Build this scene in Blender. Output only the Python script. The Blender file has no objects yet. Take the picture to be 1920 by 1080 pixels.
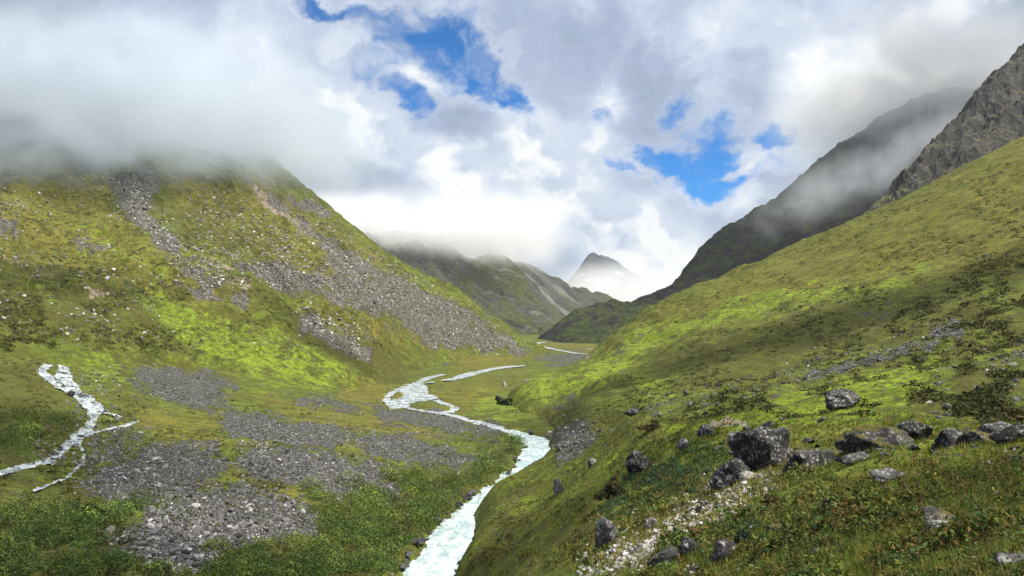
import bpy, math, random
import numpy as np
from mathutils import Vector, noise as mnoise
R = math.radians
rng = np.random.default_rng(7)
random.seed(7)
scene = bpy.context.scene
COL = scene.collection

# ------------------------------------------------------------------ camera
F, CX, CY = 1387.0, 960.0, 540.0            # lens in photo pixels (26 mm full-frame)
PITCH = math.atan(60.0 / F)                 # camera tilted up a little
cam = bpy.data.cameras.new('camera')
cam.sensor_width = 36.0
cam.lens = F / 1920.0 * 36.0
cam.clip_start = 0.1
cam.clip_end = 60000.0
cam_ob = bpy.data.objects.new('camera', cam)
cam_ob.rotation_euler = (math.pi / 2 + PITCH, 0, 0)
COL.objects.link(cam_ob)
scene.camera = cam_ob

# ------------------------------------------------------------------ render set-up
scene.view_settings.view_transform = 'Standard'
scene.view_settings.look = 'None'
scene.view_settings.exposure = 0.86
scene.view_settings.gamma = 1.0
cy = scene.cycles
cy.use_adaptive_sampling = True
cy.adaptive_threshold = 0.012
cy.use_denoising = True
cy.denoising_prefilter = 'NONE'
cy.max_bounces = 5
cy.diffuse_bounces = 2
cy.glossy_bounces = 2
cy.transmission_bounces = 2
cy.transparent_max_bounces = 8
cy.volume_bounces = 3
cy.volume_step_rate = 0.6
cy.volume_max_steps = 96
cy.caustics_reflective = False
cy.caustics_refractive = False

# ------------------------------------------------------------------ pixel <-> place
cP, sP = math.cos(PITCH), math.sin(PITCH)
def ray(px, py):
    """photo pixel -> (s, e): sideways and upward tangent of the line of sight, per metre ahead"""
    px = np.asarray(px, float); py = np.asarray(py, float)
    u = (px - CX) / F; v = (CY - py) / F
    y = cP - sP * v; z = sP + cP * v
    return u / y, z / y
def pix(x, y, z):
    yc = np.maximum(cP * y + sP * z, 1e-3); zc = -sP * y + cP * z
    return CX + F * x / yc, CY - F * zc / yc
def direction(px, py):
    s, e = ray(px, py)
    v = np.array([float(s), 1.0, float(e)])
    return v / np.linalg.norm(v)

# ------------------------------------------------------------------ sun and sky
SUN = Vector((0.42, -0.24, 0.88)).normalized()
SUN_EL = math.asin(SUN.z)
SUN_AZ = math.atan2(SUN.x, SUN.y)
sun = bpy.data.lights.new('sun', 'SUN')
sun.energy = 5.0
sun.angle = R(0.5)
sun.color = (1.0, 0.95, 0.86)
sun_ob = bpy.data.objects.new('sun', sun)
sun_ob.rotation_euler = (-SUN).to_track_quat('-Z', 'Y').to_euler()
sun_ob.location = SUN * 1000
COL.objects.link(sun_ob)

class NT:
    """small node-tree helper"""
    def __init__(s, tree):
        s.t = tree; s.n = tree.nodes; s.l = tree.links
    def new(s, typ, **kw):
        n = s.n.new(typ)
        for k, v in kw.items():
            setattr(n, k, v)
        return n
    def put(s, sock, v):
        if hasattr(v, 'is_output'):
            s.l.new(v, sock)
        else:
            sock.default_value = v
    def math(s, op, a, b=None, c=None, clamp=False):
        n = s.new('ShaderNodeMath', operation=op, use_clamp=clamp)
        s.put(n.inputs[0], a)
        if b is not None: s.put(n.inputs[1], b)
        if c is not None: s.put(n.inputs[2], c)
        return n.outputs[0]
    def vmath(s, op, a, b=None, scale=None):
        n = s.new('ShaderNodeVectorMath', operation=op)
        s.put(n.inputs[0], a)
        if b is not None: s.put(n.inputs[1], b)
        if scale is not None: s.put(n.inputs['Scale'], scale)
        return n.outputs['Value'] if op in ('LENGTH', 'DOT_PRODUCT', 'DISTANCE') else n.outputs[0]
    def ramp(s, v, a, b, lo=0.0, hi=1.0, smooth=True):
        n = s.new('ShaderNodeMapRange', interpolation_type='SMOOTHSTEP' if smooth else 'LINEAR')
        s.put(n.inputs['Value'], v)
        s.put(n.inputs['From Min'], a); s.put(n.inputs['From Max'], b)
        s.put(n.inputs['To Min'], lo); s.put(n.inputs['To Max'], hi)
        return n.outputs[0]
    def noise(s, vec, scale, detail=4.0, rough=0.55, dist=0.0, color=False):
        n = s.new('ShaderNodeTexNoise')
        s.put(n.inputs['Vector'], vec)
        n.inputs['Scale'].default_value = scale
        n.inputs['Detail'].default_value = detail
        n.inputs['Roughness'].default_value = rough
        n.inputs['Distortion'].default_value = dist
        return n.outputs['Color' if color else 'Fac']
    def voronoi(s, vec, scale, feature='F1', rand=1.0):
        n = s.new('ShaderNodeTexVoronoi', feature=feature)
        s.put(n.inputs['Vector'], vec)
        n.inputs['Scale'].default_value = scale
        n.inputs['Randomness'].default_value = rand
        return n.outputs
    def mix(s, f, a, b, blend='MIX'):
        n = s.new('ShaderNodeMix', data_type='RGBA', blend_type=blend)
        s.put(n.inputs[0], f)
        s.put(n.inputs[6], a if hasattr(a, 'is_output') else (*a, 1.0))
        s.put(n.inputs[7], b if hasattr(b, 'is_output') else (*b, 1.0))
        return n.outputs[2]
    def scale_vec(s, v, xyz):
        return s.vmath('MULTIPLY', v, xyz)

def build_world():
    w = bpy.data.worlds.new('World')
    scene.world = w
    w.use_nodes = True
    t = NT(w.node_tree)
    for n in list(t.n): t.n.remove(n)
    out = t.new('ShaderNodeOutputWorld')
    sky = t.new('ShaderNodeTexSky', sky_type='NISHITA')
    sky.sun_disc = False
    sky.sun_elevation = SUN_EL
    sky.sun_rotation = SUN_AZ
    sky.altitude = 4200.0
    sky.air_density = 1.0
    sky.dust_density = 0.2
    sky.ozone_density = 3.0
    hs = t.new('ShaderNodeHueSaturation')
    hs.inputs['Saturation'].default_value = 1.5
    t.l.new(sky.outputs[0], hs.inputs['Color'])
    bg_sky = t.new('ShaderNodeBackground')
    t.l.new(hs.outputs[0], bg_sky.inputs['Color'])
    bg_sky.inputs['Strength'].default_value = 0.105
    gen = t.new('ShaderNodeTexCoord').outputs['Generated']
    sep = t.new('ShaderNodeSeparateXYZ'); t.l.new(gen, sep.inputs[0])
    az = t.math('ARCTAN2', sep.outputs[0], sep.outputs[1])
    el = t.math('ARCSINE', sep.outputs[2])
    cmb = t.new('ShaderNodeCombineXYZ')
    t.l.new(az, cmb.inputs[0]); t.l.new(el, cmb.inputs[1])
    p0 = cmb.outputs[0]
    # billowing warp of the cloud pattern
    stretch = t.scale_vec(p0, (1.0, 1.35, 1.0))
    wn = t.noise(stretch, 7.0, 8.0, 0.62, color=True)
    wv = t.vmath('SUBTRACT', wn, (0.5, 0.5, 0.5))
    p = t.vmath('ADD', p0, t.vmath('SCALE', wv, scale=0.17))
    psoft = t.vmath('ADD', p0, t.vmath('SCALE', wv, scale=0.12))
    n_big = t.noise(psoft, 5.0, 6.0, 0.55, .3)
    n_fine = t.noise(psoft, 13.0, 8.0, 0.58, .1)
    def blob(px, py, rx, ry, rot, vec):
        d = direction(px, py)
        c = (math.atan2(d[0], d[1]), math.asin(d[2]), 0)
        m = t.new('ShaderNodeMapping', vector_type='TEXTURE')
        m.inputs['Location'].default_value = c
        m.inputs['Rotation'].default_value = (0, 0, -rot)
        m.inputs['Scale'].default_value = (rx / F, ry / F, 1)
        t.l.new(vec, m.inputs['Vector'])
        ln = t.vmath('LENGTH', m.outputs[0])
        return t.ramp(ln, 1.45, 0.0)
    # gaps of blue between the clouds
    H = 0.0
    for px, py, rx, ry, rot, a in GAPS:
        b = blob(px, py, rx, ry, rot, p)
        H = t.math('MULTIPLY_ADD', b, a, H)
    Hn = t.math('ADD', H, t.math('MULTIPLY', t.math('SUBTRACT', n_fine, 0.5), 1.75))
    gap = t.math('MULTIPLY', t.ramp(t.math('ADD', Hn, t.math('MULTIPLY', t.math('SUBTRACT', t.noise(p, 24.0, 6.0, .65), .5), 1.3)), 0.16, 1.05), t.ramp(t.noise(p, 11.0, 6.0, .6), .62, .46, .55, 1.0))
    # light and dark parts of the cloud
    V = 0.58
    for px, py, rx, ry, rot, dv in TONES:
        b = blob(px, py, rx, ry, rot, psoft)
        V = t.math('MULTIPLY_ADD', b, dv, V)
    w2 = t.vmath('SUBTRACT', t.noise(stretch, 4.0, 3.0, .5, color=True), (.5, .5, .5))
    bn = t.noise(t.vmath('ADD', stretch, t.vmath('SCALE', w2, scale=.12)), 8.0, 4.0, 0.5, .0)
    billow = t.math('SUBTRACT', 1.0, t.math('MULTIPLY', t.math('ABSOLUTE', t.math('SUBTRACT', bn, .5)), 5.0))
    V = t.math('ADD', V, t.math('MULTIPLY', t.math('SUBTRACT', billow, .45), t.ramp(V, .5, .85, .05, .30)))
    V = t.math('ADD', V, t.math('MULTIPLY', t.math('SUBTRACT', n_big, 0.5), 0.60))
    V = t.math('ADD', V, t.math('MULTIPLY', t.math('SUBTRACT', n_fine, 0.5), t.ramp(V, .4, .8, .25, .75)))
    V = t.math('ADD', V, t.math('MULTIPLY', t.math('MULTIPLY', t.ramp(Hn, .02, .3), t.ramp(Hn, .75, .4)), .08))
    V = t.math('SUBTRACT', V, t.ramp(el, R(27), R(50), 0.0, .36))      # unseen sky overhead greyed to cut its fill light
    tex = t.math('ADD', t.math('MULTIPLY', t.ramp(n_fine, .62, .38), .20), t.math('MULTIPLY', t.ramp(billow, .85, .35), .24))
    V = t.math('SUBTRACT', t.math('MINIMUM', V, 1.12), t.math('MULTIPLY', t.ramp(V, .70, 1.0), tex))
    cr = t.new('ShaderNodeValToRGB')
    e = cr.color_ramp.elements
    e[0].position = 0.0; e[0].color = (0.10, 0.14, 0.20, 1)
    e[1].position = 1.0; e[1].color = (0.94, 0.95, 0.96, 1)
    for pos, c in ((0.25, (0.205, 0.285, 0.385)), (0.5, (0.385, 0.47, 0.635)), (0.75, (0.62, 0.70, 0.83))):
        k = e.new(pos); k.color = (*c, 1)
    t.l.new(V, cr.inputs[0])
    bg_cl = t.new('ShaderNodeBackground')
    t.l.new(cr.outputs[0], bg_cl.inputs['Color'])
    bg_cl.inputs['Strength'].default_value = CLOUD_STRENGTH
    mixs = t.new('ShaderNodeMixShader')
    t.l.new(gap, mixs.inputs[0])
    t.l.new(bg_cl.outputs[0], mixs.inputs[1]); t.l.new(bg_sky.outputs[0], mixs.inputs[2])
    t.l.new(mixs.outputs[0], out.inputs['Surface'])
CLOUD_STRENGTH = 0.585
GAPS = [  # px, py, rx, ry, rotation, depth
    (800, 60, 125, 56, 0.25, .88), (772, 166, 50, 28, 0.1, 1.35), (915, 135, 95, 46, 0.75, .85), (670, 115, 75, 40, 0.3, .62), (830, 110, 190, 105, 0.5, .34),
    (610, 5, 110, 22, 0.0, .95), (975, 190, 70, 34, 0.6, .50), (1260, 182, 30, 26, 0, .62), (1125, 213, 32, 18, 0, .55), (1290, 265, 190, 95, .35, .32),
    (1230, 285, 50, 24, 0.5, .85), (1160, 306, 28, 20, 0.6, .85), (1215, 332, 28, 24, 0.3, .62), (1350, 275, 46, 38, 0.5, 1.15),
    (1442, 260, 42, 20, 0.4, .85), (1320, 325, 80, 38, 0.35, .85), (1400, 335, 70, 28, -0.2, .75), (1350, 215, 60, 30, 0.3, .25),
]
TONES = [  # px, py, rx, ry, rotation, brighter / darker
    (640, 185, 110, 50, 0.35, .55), (665, 85, 55, 28, 0.2, .40), (800, 128, 110, 20, 0.1, .40), (715, 255, 70, 45, 0.3, .38),
    (860, 335, 90, 45, 0.5, .30), (1010, 300, 130, 50, 0.6, .30), (1000, 400, 230, 70, 0.45, .26), (1180, 440, 190, 60, 0.35, .36),
    (1060, 245, 150, 40, 0.4, .16), (1240, 500, 140, 50, 0.2, .34), (1405, 305, 50, 24, 0.2, .45), (1395, 372, 80, 26, 0.1, .25),
    (1150, 185, 60, 30, 0.2, .2), (470, 100, 130, 90, 0, .16), (300, 70, 150, 50, 0, .02), (1430, 50, 170, 60, 0.1, .22), (880, 470, 80, 40, .4, .22),
    (1820, 8, 130, 24, -.3, .50), (1570, 210, 110, 60, -.5, .12), (1890, 80, 130, 60, -.5, -.20), (1790, 120, 130, 70, -.6, -.18), (1640, 140, 100, 50, -.2, -.04),
    (90, 120, 260, 190, 0.0, -.30), (0, 0, 330, 130, 0.0, -.12), (240, 270, 300, 90, 0.0, -.16), (870, 235, 90, 55, 0.3, -.22),
    (1000, 80, 150, 80, 0.3, -.12), (640, 380, 100, 80, 0.4, -.26), (780, 440, 60, 50, 0.6, -.14), (1040, 480, 60, 60, 0.3, -.24), (700, 330, 60, 40, .4, -.12),
    (1210, 90, 130, 70, 0, -.08), (960, 440, 50, 34, 0.3, -.14), (1270, 240, 90, 40, 0.4, -.06), (1460, 420, 90, 50, -.6, -.06), (940, 350, 44, 30, .4, -.10), (1110, 370, 50, 30, .5, -.10),
]
build_world()

# ------------------------------------------------------------------ noise
def _hash(ix, iy, seed):
    h = (ix.astype(np.int64) * 374761393 + iy.astype(np.int64) * 668265263 + seed * 974634777) & 0x7fffffff
    h = ((h ^ (h >> 13)) * 1274126177) & 0x7fffffff
    h = h ^ (h >> 16)
    return (h & 0xffff).astype(np.float32) * (2 * math.pi / 65536.0)
def gnoise(x, y, seed=0):
    """2-D gradient noise, about -0.7 .. 0.7"""
    x = np.asarray(x, float); y = np.asarray(y, float)
    x0 = np.floor(x); y0 = np.floor(y)
    fx = (x - x0).astype(np.float32); fy = (y - y0).astype(np.float32)
    u = fx * fx * fx * (fx * (fx * 6 - 15) + 10); v = fy * fy * fy * (fy * (fy * 6 - 15) + 10)
    def corner(dx, dy):
        a = _hash(x0 + dx, y0 + dy, seed)
        return np.cos(a) * (fx - dx) + np.sin(a) * (fy - dy)
    a = corner(0, 0); b = corner(1, 0); c = corner(0, 1); d = corner(1, 1)
    return (a + u * (b - a)) + v * ((c + u * (d - c)) - (a + u * (b - a)))
def fbm(x, y, lam, octaves=4, gain=0.5, seed=0):
    t = 0.0; a = 1.0
    for k in range(octaves):
        t = t + a * gnoise(x / lam + 17.3 * k, y / lam - 9.1 * k, seed + k)
        lam *= 0.5; a *= gain
    return t
def sstep(a, b, x):
    t = np.clip((x - a) / (b - a), 0, 1)
    return t * t * (3 - 2 * t)

# ------------------------------------------------------------------ landform: surfaces interpolated through surveyed points
class Surface:
    """height over the ground, a thin-plate spline through points given as (photo px, py, metres ahead) or ('w', px, height, metres ahead)"""
    def __init__(s, pts, rough=0.03, seed=1, ridged=0.0, smooth=1e-3, carve=None, lam_max=70.0, streaks=()):
        s.streaks = streaks
        P = []; E = []
        for q in pts:
            if q[0] == 'w':
                _, px, z, Y = q
                sx = float(ray(px, 600)[0]); e = z / Y
            else:
                px, py, Y = q
                sx, e = ray(px, py); sx = float(sx); e = float(e)
            P.append((sx * 2.5, math.log(Y))); E.append(e)
        P = np.array(P); E = np.array(E); n = len(P)
        d = np.linalg.norm(P[:, None] - P[None], axis=2)
        K = np.where(d > 0, d * d * np.log(np.maximum(d, 1e-9)), 0) + smooth * np.eye(n)
        A = np.zeros((n + 3, n + 3))
        A[:n, :n] = K; A[:n, n] = 1; A[:n, n + 1:] = P; A[n, :n] = 1; A[n + 1:, :n] = P.T
        sol = np.linalg.solve(A, np.concatenate([E, [0, 0, 0]]))
        s.P, s.w, s.a = P, sol[:n], sol[n:]
        s.rough, s.seed, s.ridged, s.carve, s.lam_max = rough, seed, ridged, carve, lam_max
    def base(s, x, y):
        x = np.asarray(x, float); y = np.maximum(np.asarray(y, float), 0.5)
        q0 = (np.clip(x / y, -1.3, 1.18) * 2.5).ravel(); q1 = np.log(y).ravel()
        out = np.empty(q0.shape)
        for i in range(0, len(q0), 60000):
            a0 = q0[i:i + 60000]; a1 = q1[i:i + 60000]
            d2 = (a0[:, None] - s.P[:, 0]) ** 2 + (a1[:, None] - s.P[:, 1]) ** 2
            out[i:i + 60000] = (0.5 * d2 * np.log(np.maximum(d2, 1e-12))) @ s.w + s.a[0] + s.a[1] * a0 + s.a[2] * a1
        return out.reshape(x.shape) * y
    def relief(s, x, y):
        x = np.asarray(x, float); y = np.asarray(y, float)
        t = np.zeros(x.shape)
        lam = s.lam_max; k = 0
        while lam > 0.12:
            # hummocks no bigger than the place is far, none finer than can be seen
            w = sstep(2.5, 6.0, y / lam) * sstep(0.0016, 0.004, lam / np.maximum(y, 1))
            if w.max() > 0:
                g = gnoise(x / lam + 3.7 * k, y / lam + 8.9 * k, s.seed * 31 + k)
                if s.ridged > 0:
                    g = (1 - s.ridged) * g + s.ridged * (0.35 - np.abs(g) * 1.3)
                t += w * lam * s.rough * g
            lam *= 0.52; k += 1
        for j, (ang, lam, amp, stretch) in enumerate(s.streaks):
            # gullies and ribs running along one direction
            c, sn = math.cos(R(ang)), math.sin(R(ang))
            a = x * c + y * sn; v = -x * sn + y * c
            v = v + lam * .5 * gnoise(a / (lam * 3), v / (lam * 3), s.seed + 50 + j)
            l = lam; am = amp
            for o in range(4):
                w = sstep(0.0016, 0.004, l / np.maximum(y, 1)) * sstep(3.0, 8.0, y / l)
                g = gnoise(a / (l * stretch) + 5.1 * o, v / l + 2.3 * o, s.seed * 7 + 13 * j + o)
                t += am * w * (.28 - np.abs(g)) * 1.6
                l *= .48; am *= .52
        return t
    def z(s, x, y):
        z = s.base(x, y)
        r = s.relief(x, y)
        if s.carve is not None:
            z, r = s.carve(x, y, z, r)
        return z + r

def poly_sd(px, py, poly):
    """signed distance to a polygon, positive inside (photo pixels)"""
    P = np.array(poly, float); n = len(P)
    d = np.full(px.shape, 1e18); inside = np.zeros(px.shape, bool)
    for i in range(n):
        a = P[i]; b = P[(i + 1) % n]
        ex, ey = b - a
        wx = px - a[0]; wy = py - a[1]
        t = np.clip((wx * ex + wy * ey) / (ex * ex + ey * ey + 1e-9), 0, 1)
        d = np.minimum(d, (wx - ex * t) ** 2 + (wy - ey * t) ** 2)
        c = (a[1] <= py) != (b[1] <= py)
        with np.errstate(divide='ignore', invalid='ignore'):
            xi = a[0] + (py - a[1]) / (b[1] - a[1] + 1e-12) * ex
        inside ^= c & (px < xi)
    return np.where(inside, 1, -1) * np.sqrt(d)
def line_d(px, py, pts):
    P = np.array(pts, float); d = np.full(px.shape, 1e18)
    for i in range(len(P) - 1):
        a = P[i]; b = P[i + 1]; ex, ey = b - a
        wx = px - a[0]; wy = py - a[1]
        t = np.clip((wx * ex + wy * ey) / (ex * ex + ey * ey + 1e-9), 0, 1)
        d = np.minimum(d, (wx - ex * t) ** 2 + (wy - ey * t) ** 2)
    return np.sqrt(d)

# ---- river banks and streams, traced in the photograph, laid on the valley floor
RIVER_L = [(690, 1110), (740, 1072), (760, 1048), (800, 1000), (840, 958), (880, 925), (930, 895), (965, 872), (975, 850), (985, 828), (960, 812), (936, 801)]
RIVER_R = [(835, 1110), (858, 1072), (868, 1046), (880, 1010), (905, 955), (950, 920), (985, 900), (1015, 880), (1036, 862), (1042, 842), (1028, 822), (985, 806)]
MID_A = [(936, 800), (895, 788), (860, 777), (838, 772), (810, 766)]                 # thin reach behind the stone bank
BRAID = [((744, 752), 22), ((752, 740), 24), ((768, 735), 26), ((785, 737), 18)]
POOL = [(718, 748), (722, 738), (740, 727), (765, 721), (782, 716), (800, 722), (803, 738), (812, 742), (800, 746), (770, 750), (757, 762), (735, 764)]
REACHES = [  # centre line (photo pixels), width in metres
    ('floor', [(782, 722), (790, 712), (806, 706), (832, 700)], 3.6),
    ('floor', [(802, 716), (815, 714)], 2.0),
    ('floor', [(832, 712), (858, 707), (880, 702), (898, 696), (925, 690), (955, 686), (985, 684)], 4.6),
    ('floor', [(855, 706), (872, 700), (890, 696)], 2.2),
    ('floor', [(800, 741), (825, 752), (845, 758), (856, 765), (838, 770), (822, 772)], 2.6),
    ('floor', [(757, 760), (775, 765), (800, 768), (822, 772), (850, 776), (880, 785), (896, 790)], 1.8),
    ('floor', [(885, 786), (910, 793), (940, 802)], 3.2),
    ('floor', [(1000, 645), (1010, 642), (1025, 641)], 7.0),
    ('floor', [(1002, 645), (1020, 650), (1035, 653)], 6.0),
    ('floor', [(1035, 653), (1060, 658), (1085, 662), (1110, 663)], 4.0),
]
CASCADE = [  # the white stream coming down on the left: centre line and width in metres
    ([(-30, 622), (0, 625), (30, 629), (50, 632), (70, 639), (98, 649)], .5),
    ([(98, 648), (112, 655), (125, 664), (116, 680), (122, 692), (128, 710)], 4.2),
    ([(90, 653), (105, 664), (92, 680), (76, 694), (90, 706), (108, 720)], 3.4),
    ([(135, 664), (140, 664), (130, 676), (118, 690), (112, 702), (128, 716)], 2.4),
    ([(108, 702), (125, 712), (140, 725), (150, 740), (158, 756)], 4.6),
    ([(108, 722), (128, 728), (145, 738), (160, 750), (172, 762), (178, 775)], 4.2),
    ([(150, 735), (168, 745), (186, 760), (190, 768)], 2.4),
    ([(172, 765), (176, 780), (170, 795), (152, 812), (132, 828), (112, 846), (92, 862)], 3.6),
    ([(185, 770), (205, 773), (226, 779)], 1.4),
    ([(165, 813), (192, 803), (214, 800), (236, 795), (250, 791), (260, 786)], .9),
    ([(92, 862), (60, 868), (40, 872), (20, 878), (-25, 890)], 1.5),
    ([(150, 830), (158, 850), (152, 866), (142, 878), (125, 891), (105, 899), (85, 908), (62, 918)], .45),
]
ISLAND = [(731, 742), (738, 734), (748, 732), (758, 736), (755, 743), (742, 747), (733, 748)]
def water_distance(px, py):
    """how far outside the water a place is, photo pixels (negative in it)"""
    d = -poly_sd(px, py, RIVER_L + RIVER_R[::-1])
    d = np.minimum(d, np.maximum(-poly_sd(px, py, POOL), poly_sd(px, py, ISLAND)))
    for _, pts, w in REACHES:
        d = np.minimum(d, line_d(px, py, pts) - 1.4 - w * .25)
    return d
def cascade_distance(px, py):
    d = np.full(px.shape, 1e9)
    for pts, w in CASCADE:
        d = np.minimum(d, line_d(px, py, pts) - 1.35 * w)
    return d
def carve_floor(x, y, z, r):
    px, py = pix(x, y, z)
    d = water_distance(px, py)
    dm = d * y / F + .9 * fbm(x, y, 5.0, 3, .6, 44)  # rough metres, a ragged shore
    z = z - 1.0 * (1 - sstep(-0.7, 1.3, dm)) * (d < 60)
    c = cascade_distance(px, py) * y / F + .45 * fbm(x, y, 2.2, 3, .65, 45)
    z = z - 0.75 * (1 - sstep(-0.6, 0.9, c))
    r = r * (0.25 + 0.75 * sstep(0.0, 8.0, np.minimum(dm, c * 1.5)))
    # low banks of scrub beside the big bend
    return z, r

FLOOR = Surface([
    # near left bank and fan
    (-900, 1080, 52), (-400, 1080, 58), (0, 1080, 66), (300, 1080, 70), (600, 1080, 79), (700, 1080, 83), (800, 1080, 87), (870, 1080, 87),
    (-900, 1500, 25), (0, 1500, 28), (500, 1500, 34), (800, 1500, 42), (1300, 1500, 44), (2200, 1500, 44),
    (1300, 1080, 88), (2200, 1080, 88),
    (905, 955, 118), (720, 960, 108), (860, 945, 119), (500, 960, 95), (250, 960, 88), (0, 960, 82), (-500, 960, 75),
    (1000, 900, 140), (960, 870, 150), (1040, 840, 168), (1000, 812, 190), (940, 800, 204), (800, 880, 138), (600, 900, 116), (400, 890, 112), (200, 890, 104), (0, 880, 96), (-500, 870, 88),
    (900, 840, 166), (760, 830, 160), (600, 810, 158), (450, 800, 150), (300, 790, 146), (180, 780, 140), (60, 780, 128), (-200, 770, 115), (-700, 750, 105),
    (860, 785, 222), (740, 762, 240), (650, 765, 215), (540, 745, 215), (420, 730, 205), (280, 710, 195), (120, 700, 180), (0, 700, 165), (-300, 690, 150),
    (760, 735, 285), (830, 705, 380), (900, 695, 430), (950, 740, 280), (980, 684, 500), (1100, 700, 400), (1000, 715, 350),
    (660, 725, 300), (560, 705, 285), (420, 685, 265), (280, 670, 245), (120, 655, 225), (0, 645, 205), (-300, 630, 190), (-800, 600, 170),
    (700, 690, 420), (600, 665, 370), (420, 650, 320), (200, 625, 275), (0, 605, 245),
    (1000, 655, 700), (1100, 660, 640), (1050, 640, 960), (1050, 630, 1250), (900, 665, 560),
    ('w', 700, -15, 700), ('w', 300, 0, 500), ('w', 0, 10, 400), ('w', -600, 30, 300),
    ('w', 1300, -27, 500), ('w', 1700, -27, 500), ('w', 2400, -27, 400), ('w', 1300, -28, 250), ('w', 2200, -28, 200),
    ('w', 960, -27, 1800), ('w', 1500, -27, 1800), ('w', 300, -24, 1800), ('w', -800, -20, 1800), ('w', 2400, -27, 1800),
    ('w', 960, -40, 4500), ('w', -800, -40, 4500), ('w', 2400, -40, 4500), ('w', 960, -90, 14000), ('w', -800, -90, 14000), ('w', 2400, -90, 14000),
], rough=0.028, seed=3, carve=carve_floor, lam_max=26.0)

LEFT = Surface([
    # foot of the mountain, from the fan on the left to the end of the spur
    (-700, 640, 175), (-300, 650, 180), (0, 650, 200), (150, 655, 222), (300, 685, 240), (450, 705, 262), (560, 715, 280), (640, 725, 298), (700, 705, 350), (760, 685, 440), (880, 668, 545), (985, 660, 640),
    (0, 600, 236), (150, 600, 255), (300, 620, 275), (450, 640, 295), (600, 665, 330), (700, 660, 400), (800, 645, 490), (900, 640, 570), (1000, 648, 655),
    (0, 540, 285), (170, 540, 292), (300, 555, 315), (450, 570, 335), (600, 600, 372), (700, 610, 430), (800, 600, 512), (880, 600, 570),
    (0, 500, 330), (150, 490, 345), (300, 480, 375), (450, 500, 390), (600, 520, 430), (720, 555, 480), (800, 565, 540),
    (0, 400, 425), (150, 400, 440), (300, 400, 455), (420, 420, 470), (520, 430, 490), (620, 455, 520), (720, 510, 545),
    (0, 310, 520), (120, 310, 530), (250, 320, 535), (360, 315, 545), (440, 325, 555),
    (480, 330, 600), (510, 350, 590), (560, 385, 585),
    # skyline of the spur
    (490, 302, 680), (510, 304, 680), (555, 337, 672), (600, 372, 665), (650, 420, 655), (700, 465, 645), (750, 500, 640), (800, 530, 640), (850, 560, 642), (900, 590, 645), (950, 620, 650),
    # crest in the cloud
    (0, 268, 600), (150, 268, 610), (300, 280, 610), (380, 296, 615), (445, 306, 640), (-300, 268, 560), (-800, 268, 480), (-300, 500, 270), (-800, 480, 240), (-300, 380, 370), (-800, 360, 330),
    # falling away behind
    ('w', 0, 130, 760), ('w', 300, 100, 760), ('w', 400, 90, 780), ('w', 500, 75, 800), ('w', 600, 55, 780), ('w', 700, 25, 760), ('w', 800, -2, 745), ('w', 900, -28, 735), ('w', 1000, -50, 720), ('w', -600, 130, 760),
    ('w', 1000, -45, 800), ('w', 700, -20, 950), ('w', 300, 20, 1050), ('w', -600, 20, 1050), ('w', 1100, -60, 640), ('w', 1060, -45, 560), ('w', 800, -50, 330), ('w', 940, -45, 430),
    ('w', 640, -45, 230), ('w', 400, -40, 190), ('w', 150, -30, 160), ('w', -100, -25, 140), ('w', -700, -20, 120),
], rough=0.05, seed=5, lam_max=60.0, streaks=((-50, 52, 10.0, 4.5), (-44, 15, 3.0, 4.5), (60, 19, 1.6, 3)))

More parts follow.
